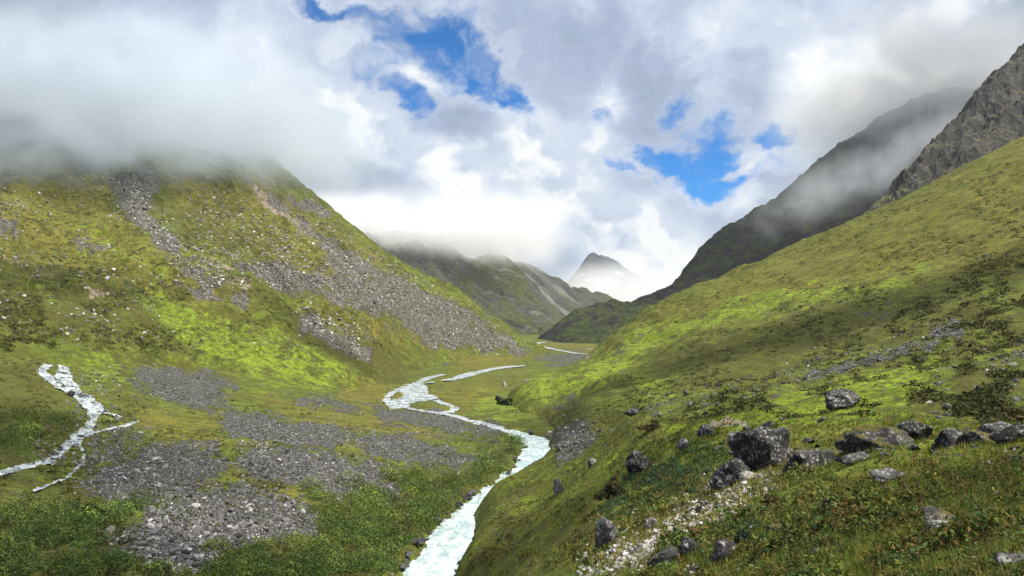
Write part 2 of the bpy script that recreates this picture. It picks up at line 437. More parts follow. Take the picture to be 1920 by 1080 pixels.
RIGHT = Surface([
    # from the photographer's feet down to the river
    (1920, 1080, 5.5), (1700, 1080, 7.0), (1500, 1080, 9.5), (1350, 1080, 14), (1200, 1080, 23), (1100, 1080, 36), (1000, 1080, 58), (920, 1080, 74), (860, 1076, 86),
    (1920, 1400, 3.2), (1400, 1400, 4.5), (1000, 1400, 14), (700, 1400, 40), (2500, 1080, 4.5), (2500, 1400, 3.0), (-200, 1400, 60),
    (1920, 950, 12), (1700, 950, 17), (1500, 960, 23.5), (1380, 960, 31), (1300, 950, 39), (1200, 950, 53), (1100, 950, 72), (1000, 950, 97), (908, 955, 118), (2500, 950, 8.5),
    (1920, 870, 20), (1700, 880, 28), (1500, 895, 36), (1400, 885, 43), (1250, 870, 64), (1100, 865, 104), (1042, 862, 148), (2500, 870, 14),
    (1300, 803, 72), (1500, 803, 57), (1700, 803, 45), (1920, 800, 35), (1200, 800, 96), (1120, 805, 128), (1050, 815, 178), (2500, 800, 24),
    (1300, 765, 98), (1500, 770, 74), (1700, 765, 57), (1920, 760, 44), (1200, 765, 132), (1100, 770, 178), (1010, 785, 222), (960, 765, 246), (2500, 750, 31),
    (1300, 720, 150), (1500, 715, 115), (1700, 700, 92), (1920, 680, 76), (1200, 728, 185), (1100, 735, 220), (1040, 740, 240), (2500, 650, 52),
    (1060, 706, 275), (1000, 722, 280), (950, 748, 272), (1100, 695, 300), (1200, 690, 255), (1300, 660, 235), (1500, 645, 180), (1700, 620, 145), (1920, 590, 122),
    (1200, 640, 325), (1300, 600, 318), (1500, 560, 275), (1700, 520, 235), (1920, 470, 205), (2500, 480, 120),
    # skyline
    (1085, 688, 335), (1140, 640, 365), (1200, 596, 390), (1300, 548, 415), (1400, 506, 428), (1500, 462, 438), (1580, 430, 442), (1650, 400, 446), (1800, 322, 448), (1920, 265, 448), (2500, 40, 400), (1500, 500, 370), (1700, 430, 345), (1920, 360, 325),
    # behind the skyline
    ('w', 1085, -44, 430), ('w', 1200, -18, 480), ('w', 1300, 2, 520), ('w', 1500, 35, 560), ('w', 1700, 72, 570), ('w', 1920, 110, 580), ('w', 2500, 200, 560),
    ('w', 1085, -60, 700), ('w', 1300, -30, 760), ('w', 1600, 10, 800), ('w', 1920, 60, 820), ('w', 2500, 100, 820),
    # hidden under the valley floor
    ('w', 760, -50, 86), ('w', 500, -60, 100), ('w', 0, -60, 100), ('w', 830, -46, 125), ('w', 600, -60, 160), ('w', 940, -48, 170), ('w', 985, -42, 190), ('w', 800, -60, 250), ('w', 920, -46, 250), ('w', 930, -46, 300),
    ('w', 980, -42, 340), ('w', 1030, -42, 390), ('w', 900, -60, 450), ('w', 400, -80, 400), ('w', 0, -80, 250), ('w', 1000, -70, 600), ('w', 500, -90, 700),
], rough=0.034, seed=9, lam_max=40.0, streaks=((20, 9, .9, 6), (24, 28, 2.4, 5), (100, 38, 3.0, 4)))

CRAG = Surface([
    (1640, 418, 600), (1660, 400, 605), (1690, 350, 625), (1740, 292, 645), (1790, 240, 660), (1820, 203, 670), (1850, 165, 680), (1890, 118, 690), (1920, 92, 700), (2000, 40, 720), (2500, -120, 680),
    (1700, 400, 580), (1760, 350, 590), (1800, 320, 590), (1860, 290, 590), (1920, 265, 590), (1920, 180, 640), (1850, 230, 630), (2500, 150, 560), (1760, 310, 615),
    (1700, 460, 550), (1800, 400, 550), (1920, 340, 540), (2500, 240, 500), (1620, 470, 590),
    ('w', 1560, 60, 640), ('w', 1640, 80, 680), ('w', 1740, 110, 740), ('w', 1850, 160, 770), ('w', 1920, 200, 790), ('w', 2500, 280, 800), ('w', 1740, 60, 900), ('w', 1920, 100, 920), ('w', 2500, 100, 900), ('w', 1540, 20, 600),
], rough=0.15, seed=13, ridged=0.65, lam_max=60.0, streaks=((35, 42, 13.0, 2.5), (80, 17, 6.0, 2)))

DARK = Surface([
    # low green spur at the end of the valley
    (1050, 634, 985), (1120, 640, 960), (1250, 640, 930), (1500, 640, 900), (1900, 640, 880), (2500, 640, 850),
    (1060, 618, 1040), (1100, 603, 1090), (1150, 591, 1130), (1200, 577, 1170), (1250, 555, 1210), (1110, 622, 1010), (1200, 606, 1040), (1300, 560, 1130),
    # skyline
    (1275, 535, 1260), (1290, 512, 1290), (1320, 480, 1310), (1350, 450, 1330), (1400, 415, 1350), (1440, 392, 1365), (1500, 345, 1380), (1540, 300, 1400), (1580, 276, 1410), (1620, 255, 1420), (1660, 224, 1430), (1720, 196, 1445), (1780, 182, 1460), (1830, 172, 1480), (2000, 150, 1500), (2500, 60, 1450),
    (1350, 520, 1190), (1450, 450, 1230), (1550, 400, 1240), (1650, 360, 1250), (1800, 320, 1240), (2500, 250, 1200), (1500, 520, 1080), (1700, 480, 1050), (2000, 450, 1030), (1600, 310, 1330), (1720, 260, 1340),
    ('w', 1050, -50, 1150), ('w', 1150, -30, 1350), ('w', 1250, 0, 1450), ('w', 1350, 80, 1550), ('w', 1500, 190, 1600), ('w', 1700, 320, 1650), ('w', 2000, 400, 1700), ('w', 2500, 420, 1700), ('w', 1350, 0, 1900), ('w', 1700, 100, 2000), ('w', 2500, 100, 2000),
    ('w', 1000, -60, 950), ('w', 980, -60, 1200), ('w', 1100, -45, 860), ('w', 1600, -50, 800), ('w', 2500, -50, 750),
], rough=0.085, seed=17, ridged=0.45, lam_max=110.0, streaks=((37, 95, 20, 4), (25, 34, 9, 3), (120, 40, 6, 2.5)))

FAR = Surface([
    # the long ridge at the head of the valley, left of its end
    (300, 620, 1000), (700, 612, 1180), (900, 612, 1300), (1000, 617, 1450), (1060, 614, 1700), (1120, 607, 2100), (1180, 600, 2600),
    (300, 440, 1500), (600, 436, 1600), (690, 452, 1640), (740, 448, 1680), (785, 449, 1720), (820, 455, 1760), (850, 471, 1810), (880, 491, 1870), (920, 492, 1950), (950, 490, 2000), (985, 500, 2060), (1020, 526, 2150), (1060, 540, 2280), (1100, 551, 2420), (1140, 562, 2600), (1175, 572, 2800), (1230, 590, 3000),
    (760, 520, 1400), (850, 545, 1500), (950, 560, 1680), (1050, 580, 2000), (1110, 582, 2300), (650, 540, 1300), (300, 540, 1250),
    ('w', 300, 170, 1900), ('w', 700, 150, 2050), ('w', 850, 120, 2200), ('w', 950, 110, 2400), ('w', 1050, 50, 2650), ('w', 1150, 0, 3000), ('w', 1250, -40, 3400), ('w', 700, 20, 2700), ('w', 1000, -10, 3100),
    ('w', 300, -50, 850), ('w', 800, -50, 1000), ('w', 1000, -50, 1200), ('w', 1150, -55, 1700), ('w', 1300, -60, 2600),
], rough=0.07, seed=23, ridged=0.5, lam_max=150.0, streaks=((-62, 150, 24, 4.5), (-58, 45, 10, 5)))

PEAK = Surface([
    (1120, 480, 5000), (1106, 486, 5000), (1096, 495, 5000), (1084, 512, 4950), (1068, 540, 4900), (1040, 575, 4900), (1140, 486, 5020), (1150, 495, 5020), (1170, 505, 5030), (1190, 520, 5050), (1215, 545, 5050), (1260, 575, 5100), (1320, 600, 5100),
    (1120, 520, 4700), (1150, 540, 4700), (1085, 550, 4650), (1120, 580, 4350), (1200, 590, 4400), (1050, 590, 4350),
    ('w', 1120, 300, 5400), ('w', 1000, -40, 5300), ('w', 1250, 60, 5400), ('w', 1120, 100, 5900), ('w', 1120, -60, 4000), ('w', 1250, -60, 4000), ('w', 1000, -60, 4000), ('w', 930, -60, 4900), ('w', 1360, -60, 5000),
], rough=0.09, seed=29, ridged=0.6, lam_max=420.0, streaks=((-70, 260, 45, 3), (-110, 120, 22, 2.5)))

SURF = {'floor': FLOOR, 'left': LEFT, 'right': RIGHT}
def at(px, py, which, ymin=3.0, ymax=900.0, n=420):
    """where the line of sight through a photo pixel first meets the named landforms; px, py arrays -> x, y, z"""
    px = np.atleast_1d(np.asarray(px, float)); py = np.atleast_1d(np.asarray(py, float))
    s, e = ray(px, py)
    Ys = np.exp(np.linspace(math.log(ymin), math.log(ymax), n))
    best = np.full(px.shape, np.nan)
    which = [which] if isinstance(which, str) else which
    for nm in which:
        S = SURF[nm]
        prev = None; got = np.full(px.shape, np.nan)
        for Y in Ys:
            h = S.base(s * Y, np.full(px.shape, Y)) - e * Y
            if prev is not None:
                hit = np.isnan(got) & (h >= 0) & (prev[0] < 0)
                tt = prev[0] / np.where(prev[0] - h == 0, -1, prev[0] - h)
                got = np.where(hit, prev[1] + (Y - prev[1]) * np.clip(tt, 0, 1), got)
            prev = (h, Y)
        best = np.where(np.isnan(best), got, np.where(np.isnan(got), best, np.minimum(best, got)))
    return s * best, best, e * best
def height(nm, x, y):
    return SURF[nm].z(np.asarray(x, float), np.asarray(y, float))

# ------------------------------------------------------------------ what grows or lies where (traced ground cover, sunlit patches painted in)
SCREE = {  # fields of bare stones: name -> (polygon in photo pixels, share covered)
    'upper_fan': ([(240, 690), (300, 680), (420, 705), (445, 728), (415, 742), (425, 768), (345, 768), (255, 730)], .74),
    'middle_fan': ([(430, 762), (520, 783), (600, 793), (660, 803), (705, 822), (645, 836), (560, 836), (500, 830), (430, 818), (410, 792)], .74),
    'river_bar': ([(690, 758), (760, 764), (850, 775), (930, 798), (948, 820), (895, 826), (800, 806), (720, 790)], .74),
    'right_fan': ([(640, 812), (760, 812), (850, 838), (918, 858), (908, 868), (855, 880), (760, 868), (680, 850)], .74),
    'centre_fan': ([(450, 832), (560, 838), (640, 850), (705, 865), (762, 895), (752, 928), (690, 948), (635, 932), (560, 915), (480, 905), (440, 870)], .74),
    'left_fan': ([(145, 905), (220, 860), (300, 828), (405, 835), (432, 870), (402, 905), (330, 930), (270, 952), (195, 930)], .74),
    'lower_fan': ([(192, 1008), (280, 965), (360, 918), (440, 905), (525, 925), (605, 965), (592, 1000), (500, 1008), (430, 1032), (380, 1066), (300, 1062), (245, 1045)], .74),
    'grass_strip': ([(545, 742), (620, 745), (675, 760), (660, 774), (590, 764)], .8),
    'right_bank': ([(1026, 812), (1090, 808), (1114, 826), (1085, 858), (1048, 852)], 1.0),
    'valley_gravel': ([(1005, 664), (1090, 658), (1112, 672), (1090, 692), (1000, 676)], .7),
    'spur_toe': ([(752, 654), (830, 654), (845, 676), (768, 686)], .8),
    'stream_side': ([(210, 800), (260, 792), (300, 815), (250, 850), (170, 885), (150, 870)], .45),
    'bank_stones': ([(905, 965), (950, 930), (1000, 905), (1010, 915), (960, 950), (915, 985)], .5),
}
SCREE_LEFT = {
    'boulder_slope': ([(470, 335), (520, 372), (560, 405), (640, 455), (740, 515), (850, 565), (960, 628), (1005, 655), (985, 668), (870, 662), (800, 648), (745, 598), (660, 585), (600, 562), (520, 552), (455, 512), (432, 488), (545, 498), (625, 512), (600, 460), (545, 415)], .70),
    'dark_gully': ([(560, 590), (620, 608), (700, 658), (690, 682), (620, 652), (560, 612)], .8),
    'high_gully': ([(200, 330), (290, 306), (312, 350), (275, 400), (335, 450), (362, 492), (328, 482), (262, 434), (220, 390)], .8),
    'pale_strip': ([(310, 478), (350, 488), (425, 530), (440, 552), (370, 545), (330, 520)], .6),
    'low_stones': ([(322, 528), (345, 524), (400, 548), (462, 560), (455, 575), (380, 562), (350, 552)], .9),
    'edge_stones': ([(-20, 400), (35, 402), (38, 438), (-20, 442)], .9),
    'small_stones': ([(138, 448), (170, 450), (202, 466), (190, 474), (150, 462)], .9),
    'track': ([(-20, 488), (60, 496), (150, 512), (210, 522), (200, 530), (120, 518), (50, 508), (-20, 498)], .55),
    'rocky_face': ([(330, 340), (470, 335), (560, 430), (610, 490), (560, 500), (440, 470), (350, 420)], .24),
    'left_flank': ([(-20, 300), (200, 310), (260, 380), (120, 400), (-20, 380)], .16),
    'spur_crest': ([(500, 300), (560, 335), (700, 460), (800, 528), (780, 535), (640, 440), (540, 360)], .34),
    'scree_apron': ([(600, 440), (760, 520), (900, 590), (1000, 650), (960, 672), (800, 662), (700, 610), (620, 560)], .40),
    'crest_rocks': ([(540, 368), (590, 380), (625, 402), (610, 414), (560, 396)], .9),
}
SCREE_RIGHT = {
    'stone_band': ([(1478, 708), (1560, 690), (1640, 665), (1700, 645), (1785, 602), (1802, 622), (1740, 646), (1640, 682), (1540, 706)], .95),
    'thin_band': ([(1200, 765), (1300, 752), (1400, 730), (1480, 718), (1505, 728), (1400, 748), (1310, 768), (1220, 785)], .45),
    'high_stones': ([(1610, 590), (1680, 568), (1672, 580), (1620, 606)], .6),
    'right_bank_top': ([(1030, 805), (1100, 800), (1125, 820), (1095, 862), (1046, 866)], 1.0),
    'knoll_stones': ([(1040, 745), (1110, 745), (1100, 762), (1050, 770)], .5),
    'spur_stones': ([(1150, 660), (1200, 628), (1210, 640), (1165, 672)], .5),
    'pebbles_edge': ([(1850, 690), (1900, 655), (1925, 650), (1925, 680), (1860, 705)], .35),
}
PEBBLES = [(1095, 1085), (1150, 1045), (1220, 1005), (1270, 975), (1325, 925), (1370, 905), (1425, 905), (1440, 930), (1400, 950), (1345, 985), (1290, 1020), (1240, 1050), (1200, 1090)]
SUNLIT_GRASS = [  # sunlit patches painted as brighter green grass: polygon, softness px, strength
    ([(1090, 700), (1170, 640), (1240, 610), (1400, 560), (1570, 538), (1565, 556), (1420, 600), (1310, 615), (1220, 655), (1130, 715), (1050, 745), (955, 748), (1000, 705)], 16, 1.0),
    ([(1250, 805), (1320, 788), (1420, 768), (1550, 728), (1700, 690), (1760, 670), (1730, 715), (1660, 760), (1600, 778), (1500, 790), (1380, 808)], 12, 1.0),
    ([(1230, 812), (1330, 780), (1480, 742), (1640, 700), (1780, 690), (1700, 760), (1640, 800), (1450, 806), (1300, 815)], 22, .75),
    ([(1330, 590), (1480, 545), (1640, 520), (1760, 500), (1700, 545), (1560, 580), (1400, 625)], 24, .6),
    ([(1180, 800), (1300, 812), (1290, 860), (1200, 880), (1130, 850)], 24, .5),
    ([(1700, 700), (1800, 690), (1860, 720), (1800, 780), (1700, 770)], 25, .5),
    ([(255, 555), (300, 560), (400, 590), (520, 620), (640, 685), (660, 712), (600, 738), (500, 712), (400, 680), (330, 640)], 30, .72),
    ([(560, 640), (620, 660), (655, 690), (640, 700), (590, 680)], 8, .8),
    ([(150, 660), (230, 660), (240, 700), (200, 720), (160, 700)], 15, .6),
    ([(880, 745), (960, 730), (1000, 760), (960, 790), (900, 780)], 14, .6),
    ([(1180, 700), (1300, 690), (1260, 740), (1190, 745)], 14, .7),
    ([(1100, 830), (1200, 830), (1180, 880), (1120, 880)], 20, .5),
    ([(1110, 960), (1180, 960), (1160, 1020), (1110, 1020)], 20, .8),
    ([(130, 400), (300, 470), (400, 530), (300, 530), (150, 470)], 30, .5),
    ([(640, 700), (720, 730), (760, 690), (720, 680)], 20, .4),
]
DRY = [  # yellow and olive autumn turf
    ([(-300, 300), (100, 290), (330, 460), (460, 560), (420, 590), (250, 530), (-300, 480)], 40, .8),
    ([(300, 320), (480, 330), (700, 500), (720, 600), (600, 560), (480, 470), (330, 400)], 40, .9),
    ([(1100, 700), (1300, 550), (1920, 260), (2200, 200), (2200, 500), (1750, 520), (1500, 590), (1250, 640)], 40, .60),
    ([(640, 720), (730, 705), (760, 740), (720, 770), (640, 755)], 12, .9),
    ([(800, 740), (900, 710), (960, 730), (880, 770), (840, 775)], 14, .9),
    ([(840, 660), (990, 665), (960, 690), (860, 690)], 8, .9),
    ([(500, 748), (600, 768), (800, 800), (860, 830), (700, 812), (560, 790)], 10, 1.0),
    ([(560, 580), (640, 585), (740, 600), (800, 650), (700, 645)], 20, .9),
    ([(1200, 805), (1400, 800), (1900, 800), (1900, 830), (1400, 830)], 14, .7),
    ([(420, 870), (620, 930), (620, 950), (440, 900)], 12, .7), ([(230, 770), (420, 775), (420, 830), (300, 825)], 14, .6),
    ([(1010, 650), (1110, 640), (1110, 655), (1030, 650)], 8, .8),
]
HEATH = [  # dark shrub heath and bracken
    ([(-300, 500), (150, 530), (260, 570), (230, 640), (100, 640), (-300, 640)], 40, .6),
    ([(160, 530), (240, 545), (300, 610), (270, 620), (210, 570)], 12, 1.0), ([(200, 330), (320, 330), (470, 420), (600, 500), (720, 570), (560, 520), (420, 470), (300, 430)], 22, .55),
    ([(430, 505), (520, 560), (620, 610), (690, 660), (720, 710), (650, 690), (560, 620), (470, 560)], 18, .9),
    ([(640, 620), (720, 640), (790, 690), (740, 720), (660, 690)], 16, .9),
    ([(-300, 640), (60, 660), (150, 780), (60, 870), (-300, 900)], 30, .6),
    ([(600, 910), (780, 900), (900, 850), (975, 820), (975, 870), (880, 920), (760, 1040), (690, 1090), (300, 1090), (420, 1040), (620, 990)], 20, .7),
    ([(-300, 930), (140, 930), (190, 1000), (260, 1090), (-300, 1090)], 25, .75),
    ([(1200, 665), (1400, 600), (1560, 560), (1700, 560), (1920, 560), (1920, 640), (1640, 650), (1450, 700), (1300, 740), (1220, 720)], 30, .7),
    ([(1000, 770), (1200, 770), (1240, 800), (1200, 850), (1100, 850)], 24, .6),
    ([(1750, 700), (1930, 620), (1930, 790), (1800, 770)], 30, .55),
    ([(1380, 960), (1700, 900), (1930, 930), (1930, 1090), (1300, 1090)], 40, .8),
    ([(1000, 960), (1100, 910), (1200, 960), (1060, 1090), (900, 1090)], 30, .5),
    ([(560, 500), (720, 560), (700, 580), (560, 530)], 20, .2),
]
PALE = [  # bare pale earth, chutes
    ([(466, 335), (500, 362), (545, 400), (600, 440), (592, 446), (530, 408), (480, 362)], 5, .9),
    ([(165, 535), (205, 548), (195, 562), (172, 556)], 6, .8),
    ([(1340, 795), (1420, 788), (1418, 796), (1350, 800)], 3, .9),
    (PEBBLES, 14, .35),
    ([(470, 540), (440, 500), (260, 420), (230, 390), (210, 395), (330, 470), (430, 530)], 6, .4),
    ([(1080, 660), (1110, 655), (1100, 668)], 3, .6),
]
def paint(px, py, table, warp):
    m = np.zeros(px.shape)
    for poly, soft, k in table:
        P = np.array(poly)
        near = (px > P[:, 0].min() - 60) & (px < P[:, 0].max() + 60) & (py > P[:, 1].min() - 60) & (py < P[:, 1].max() + 60)
        if near.any():
            v = k * sstep(-soft, soft, poly_sd(px[near], py[near], poly) + warp[near] * (soft + 7))
            m[near] = np.maximum(m[near], v)
    return m
def cover(x, y, z, kind):
    """ground cover at places: scree, lush, heath, pale, dry  (0..1 each)"""
    px, py = pix(x, y, z)
    L = y * 0.045
    warp = 1.5 * fbm(x / y * 26 + 7, np.log(y) * 14, 1.0, 6, .66, 91)
    scr = dict(SCREE) if kind == 'floor' else SCREE_LEFT if kind == 'left' else SCREE_RIGHT if kind == 'right' else {}
    sc = paint(px, py, [(p, 13 if kind != 'left' else 14, k) for p, k in scr.values()], warp * (.85 if kind != 'left' else .6))
    lu = paint(px, py, SUNLIT_GRASS, warp); dr = paint(px, py, DRY, warp); he = paint(px, py, HEATH, warp); pa = paint(px, py, PALE, warp)
    return sc, lu, he, pa, dr

def grid_mesh(name, surf, s0, s1, ns, rows, mat, kind, smooth=True):
    s = np.linspace(s0, s1, ns)
    if s1 > .8:     # coarser beyond the right edge of the view
        s = np.concatenate([np.linspace(s0, .76, ns - 120), np.linspace(.77, s1, 120)])
    Yr = np.asarray(rows)
    S, Y = np.meshgrid(s, Yr)
    X = S * Y
    Z = surf.z(X, Y)
    me = bpy.data.meshes.new(name)
    nr, nc = X.shape
    co = np.stack([X, Y, Z], -1).reshape(-1, 3)
    i = np.arange(nr * nc).reshape(nr, nc)
    q = np.stack([i[:-1, :-1], i[:-1, 1:], i[1:, 1:], i[1:, :-1]], -1).reshape(-1, 4)
    me.vertices.add(len(co)); me.vertices.foreach_set('co', co.astype(np.float32).ravel())
    me.loops.add(q.size); me.loops.foreach_set('vertex_index', q.astype(np.int32).ravel())
    me.polygons.add(len(q)); me.polygons.foreach_set('loop_start', np.arange(0, q.size, 4, dtype=np.int32))
    me.polygons.foreach_set('use_smooth', np.full(len(q), smooth))
    me.update(calc_edges=True)
    sc, lu, he, pa, dr = cover(X, Y, Z, kind)
    def attr(nm, a, b, c):
        at_ = me.attributes.new(nm, 'FLOAT_COLOR', 'POINT')
        v = np.stack([a, b, c, np.ones_like(a)], -1).astype(np.float32)
        at_.data.foreach_set('color', v.ravel())
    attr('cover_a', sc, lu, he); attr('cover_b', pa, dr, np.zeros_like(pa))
    me.materials.append(mat)
    o = bpy.data.objects.new(name, me); COL.objects.link(o)
    o['kind'] = 'structure'
    return o

# ------------------------------------------------------------------ materials
def material(name, rough=0.9, spec=0.25):
    m = bpy.data.materials.new(name); m.use_nodes = True
    t = NT(m.node_tree)
    b = t.n['Principled BSDF']
    b.inputs['Roughness'].default_value = rough
    b.inputs['Specular IOR Level'].default_value = spec
    return m, t, b
def position(t):
    return t.new('ShaderNodeNewGeometry').outputs['Position']

def turf_material(name, k=1.0, stone_c=(.25, .245, .24), ang=0.0):
    """alpine turf, heath, painted sunlit grass, bare earth and stones; k = size of the finest pattern in metres-ish"""
    m, t, b = material(name, 0.95, 0.12)
    P = position(t)
    A = t.new('ShaderNodeAttribute', attribute_name='cover_a'); B = t.new('ShaderNodeAttribute', attribute_name='cover_b')
    sa = t.new('ShaderNodeSeparateColor'); t.l.new(A.outputs['Color'], sa.inputs[0])
    sb = t.new('ShaderNodeSeparateColor'); t.l.new(B.outputs['Color'], sb.inputs[0])
    scree, sunlit, heath = sa.outputs[0], sa.outputs[1], sa.outputs[2]
    pale, dry = sb.outputs[0], sb.outputs[1]
    big = t.noise(P, 0.022 / k, 7, 0.6)
    mid = t.noise(P, 0.16 / k, 8, 0.68, 0.3)
    fine = t.noise(P, 1.1 / k, 7, 0.72)
    vfine = t.noise(P, 4.0 / k, 5, 0.75)
    # turf colours
    green = t.mix(t.ramp(mid, .40, .60), (.022, .046, .004), (.122, .200, .012))
    olive = t.mix(t.ramp(fine, .38, .62), (.062, .058, .008), (.250, .225, .026))
    bright = t.mix(t.ramp(fine, .38, .64), (.105, .195, .007), (.310, .465, .014))  # grass in sun, the light painted into its colour
    dark = t.mix(t.ramp(fine, .40, .66), (.012, .017, .004), (.070, .076, .014))
    wob = t.math('MULTIPLY', t.math('SUBTRACT', mid, .5), 2.2)
    c = t.mix(t.ramp(t.math('ADD', t.math('ADD', t.math('MULTIPLY', dry, .75), t.math('MULTIPLY', big, .9)), wob), .45, 1.0), green, olive)
    c = t.mix(t.ramp(t.math('ADD', sunlit, wob), .32, .75), c, bright)
    c = t.mix(t.ramp(t.math('ADD', t.math('MULTIPLY', heath, .9), t.math('MULTIPLY', wob, 1.7)), .35, .75), c, dark)
    # tussock and dwarf-shrub flecks, rusty leaves
    warp = t.vmath('ADD', P, t.vmath('SCALE', t.noise(P, .7 / k, 3, .6, color=True), scale=1.6 * k))
    clump = t.voronoi(warp, 0.42 / k)
    clump2 = t.voronoi(warp, 1.3 / k)
    zone = t.noise(P, .05 / k, 5, .65)
    fl = t.math('MULTIPLY', t.ramp(clump['Distance'], .56, .22), t.ramp(t.math('ADD', zone, t.math('MULTIPLY', heath, .12)), .42, .54))
    fl2 = t.math('MULTIPLY', t.ramp(clump2['Distance'], .50, .20), t.ramp(fine, .42, .58))
    c = t.mix(t.math('MULTIPLY', fl, .85), c, t.mix(vfine, (.010, .016, .004), (.050, .062, .014)))
    c = t.mix(t.math('MULTIPLY', fl2, .60), c, t.mix(vfine, (.014, .018, .004), (.06, .066, .016)))
    rust = t.math('MULTIPLY', t.ramp(t.noise(P, .35 / k, 6, .7), .58, .68), t.math('ADD', t.math('MULTIPLY', heath, .6), .16))
    c = t.mix(rust, c, (.125, .062, .018))
    # streaks and shrub-shadow mottling painted along the slope
    mp = t.new('ShaderNodeMapping'); mp.inputs['Rotation'].default_value = (0, 0, R(-ang)); mp.inputs['Scale'].default_value = (.13 / k, .75 / k, .4 / k)
    t.l.new(P, mp.inputs['Vector'])
    st = t.noise(mp.outputs[0], 1.0, 7, .66, .5)
    c = t.mix(t.math('MULTIPLY', t.ramp(st, .50, .60), .70), c, t.mix(vfine, (.012, .016, .004), (.060, .058, .016)))
    c = t.mix(t.math('MULTIPLY', t.ramp(st, .45, .35), .40), c, t.mix(fine, (.14, .15, .03), (.30, .28, .07)))
    # fine light and dark blades
    c = t.mix(t.ramp(vfine, .36, .66), t.mix(.65, c, (.010, .013, .003)), t.mix(.24, c, (.40, .38, .10)))
    # broad darker belts of heather and moss
    belt = t.ramp(t.noise(mp.outputs[0], .22, 6, .62, .6), .48, .60)
    c = t.mix(t.math('MULTIPLY', belt, t.math('SUBTRACT', .62, t.math('MULTIPLY', sunlit, .45))), c, t.mix(fine, (.022, .026, .006), (.095, .085, .020)))
    # bare earth
    earth = t.mix(t.ramp(fine, .35, .65), (.10, .075, .05), (.30, .25, .185))
    c = t.mix(t.ramp(t.math('ADD', pale, t.math('MULTIPLY', wob, .8)), .30, .62), c, earth)
    # bare stones: cells of different greys with dark gaps
    v1 = t.voronoi(P, 1.05 / k); v2 = t.voronoi(P, 2.3 / k)
    ed = t.voronoi(P, 1.05 / k, 'DISTANCE_TO_EDGE')['Distance']
    sep = t.new('ShaderNodeSeparateColor'); t.l.new(v1['Color'], sep.inputs[0])
    sep2 = t.new('ShaderNodeSeparateColor'); t.l.new(v2['Color'], sep2.inputs[0])
    tone = t.math('MULTIPLY', t.math('ADD', t.math('MULTIPLY', sep.outputs[0], .6), t.math('MULTIPLY', sep2.outputs[1], .4)), t.ramp(ed, .0, .16, .15, 1.0))
    stone = t.mix(tone, tuple(v * .06 for v in stone_c), stone_c)
    stone = t.mix(t.ramp(mid, .45, .62, 0.0, .55), stone, (.05, .055, .018))
    lone = t.math('MULTIPLY', t.ramp(sep.outputs[2], .955, .965), t.ramp(t.noise(P, .03, 4, .6), .46, .58))
    sm = t.math('MAXIMUM', t.ramp(t.math('ADD', scree, t.math('MULTIPLY', wob, .9)), .44, .60), t.math('MULTIPLY', lone, .8))
    c = t.mix(sm, c, stone)
    t.l.new(c, b.inputs['Base Color'])
    bump = t.new('ShaderNodeBump'); bump.inputs['Strength'].default_value = 0.9
    bump.inputs['Distance'].default_value = 0.55 * k
    hgt = t.math('ADD', t.math('ADD', t.math('MULTIPLY', mid, .8), t.math('MULTIPLY', fine, .9)), t.math('MULTIPLY', vfine, .22))
    hgt = t.math('ADD', hgt, t.math('ADD', t.math('MULTIPLY', fl, .35), t.math('MULTIPLY', st, -.7)))
    hgt = t.math('ADD', hgt, t.math('MULTIPLY', sm, t.math('ADD', t.math('MULTIPLY', t.ramp(ed, 0, .3), .55), t.math('MULTIPLY', sep2.outputs[0], .5))))
    t.l.new(hgt, bump.inputs['Height']); t.l.new(bump.outputs[0], b.inputs['Normal'])
    return m

def mountain_material(name, rock_c, turf_c, scale, turf_amount, chutes=0.0, snow=0.0):
    """rock face with turf ledges; steep ground is rock, flatter ground is turf; pale gravel chutes run down the fall line"""
    m, t, b = material(name, 0.95, 0.15)
    P = position(t)
    nrm = t.new('ShaderNodeNewGeometry').outputs['Normal']
    sep = t.new('ShaderNodeSeparateXYZ'); t.l.new(nrm, sep.inputs[0])
    big = t.noise(P, .010 * scale, 7, .62); mid = t.noise(P, .05 * scale, 8, .7, .4); fine = t.noise(P, .35 * scale, 7, .72)
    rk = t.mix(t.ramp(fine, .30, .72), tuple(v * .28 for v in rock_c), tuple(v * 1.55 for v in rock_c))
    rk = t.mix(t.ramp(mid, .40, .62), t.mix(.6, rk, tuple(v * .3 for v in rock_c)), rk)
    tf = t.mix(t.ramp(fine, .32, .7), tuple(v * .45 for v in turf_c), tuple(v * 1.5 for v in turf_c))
    f = t.math('ADD', t.math('ADD', sep.outputs[2], t.math('MULTIPLY', t.math('SUBTRACT', mid, .5), 1.1)), t.math('MULTIPLY', t.math('SUBTRACT', big, .5), 1.0))
    c = t.mix(t.ramp(f, 1.05 - turf_amount, 1.35 - turf_amount), rk, tf)
    if chutes:
        # gravel runs: noise stretched along the fall line (seen in plan)
        q = t.new('ShaderNodeMapping'); q.inputs['Rotation'].default_value = (0, 0, R(-28)); q.inputs['Scale'].default_value = (.0016, .022, .004)
        t.l.new(P, q.inputs['Vector'])
        ch = t.noise(q.outputs[0], 1.0, 5, .6, .6)
        c = t.mix(t.math('MULTIPLY', t.ramp(ch, .55, .68), chutes), c, t.mix(fine, (.14, .135, .12), (.30, .285, .26)))
    if snow:
        sn = t.math('MULTIPLY', t.ramp(mid, .56, .62), t.ramp(sep.outputs[2], .45, .75))
        c = t.mix(t.math('MULTIPLY', sn, snow), c, (.80, .82, .86))
    t.l.new(c, b.inputs['Base Color'])
    bump = t.new('ShaderNodeBump'); bump.inputs['Strength'].default_value = 1.0; bump.inputs['Distance'].default_value = 2.5 / scale
    t.l.new(t.math('ADD', t.math('MULTIPLY', mid, 1.6), t.math('MULTIPLY', fine, .8)), bump.inputs['Height'])
    t.l.new(bump.outputs[0], b.inputs['Normal'])
    return m

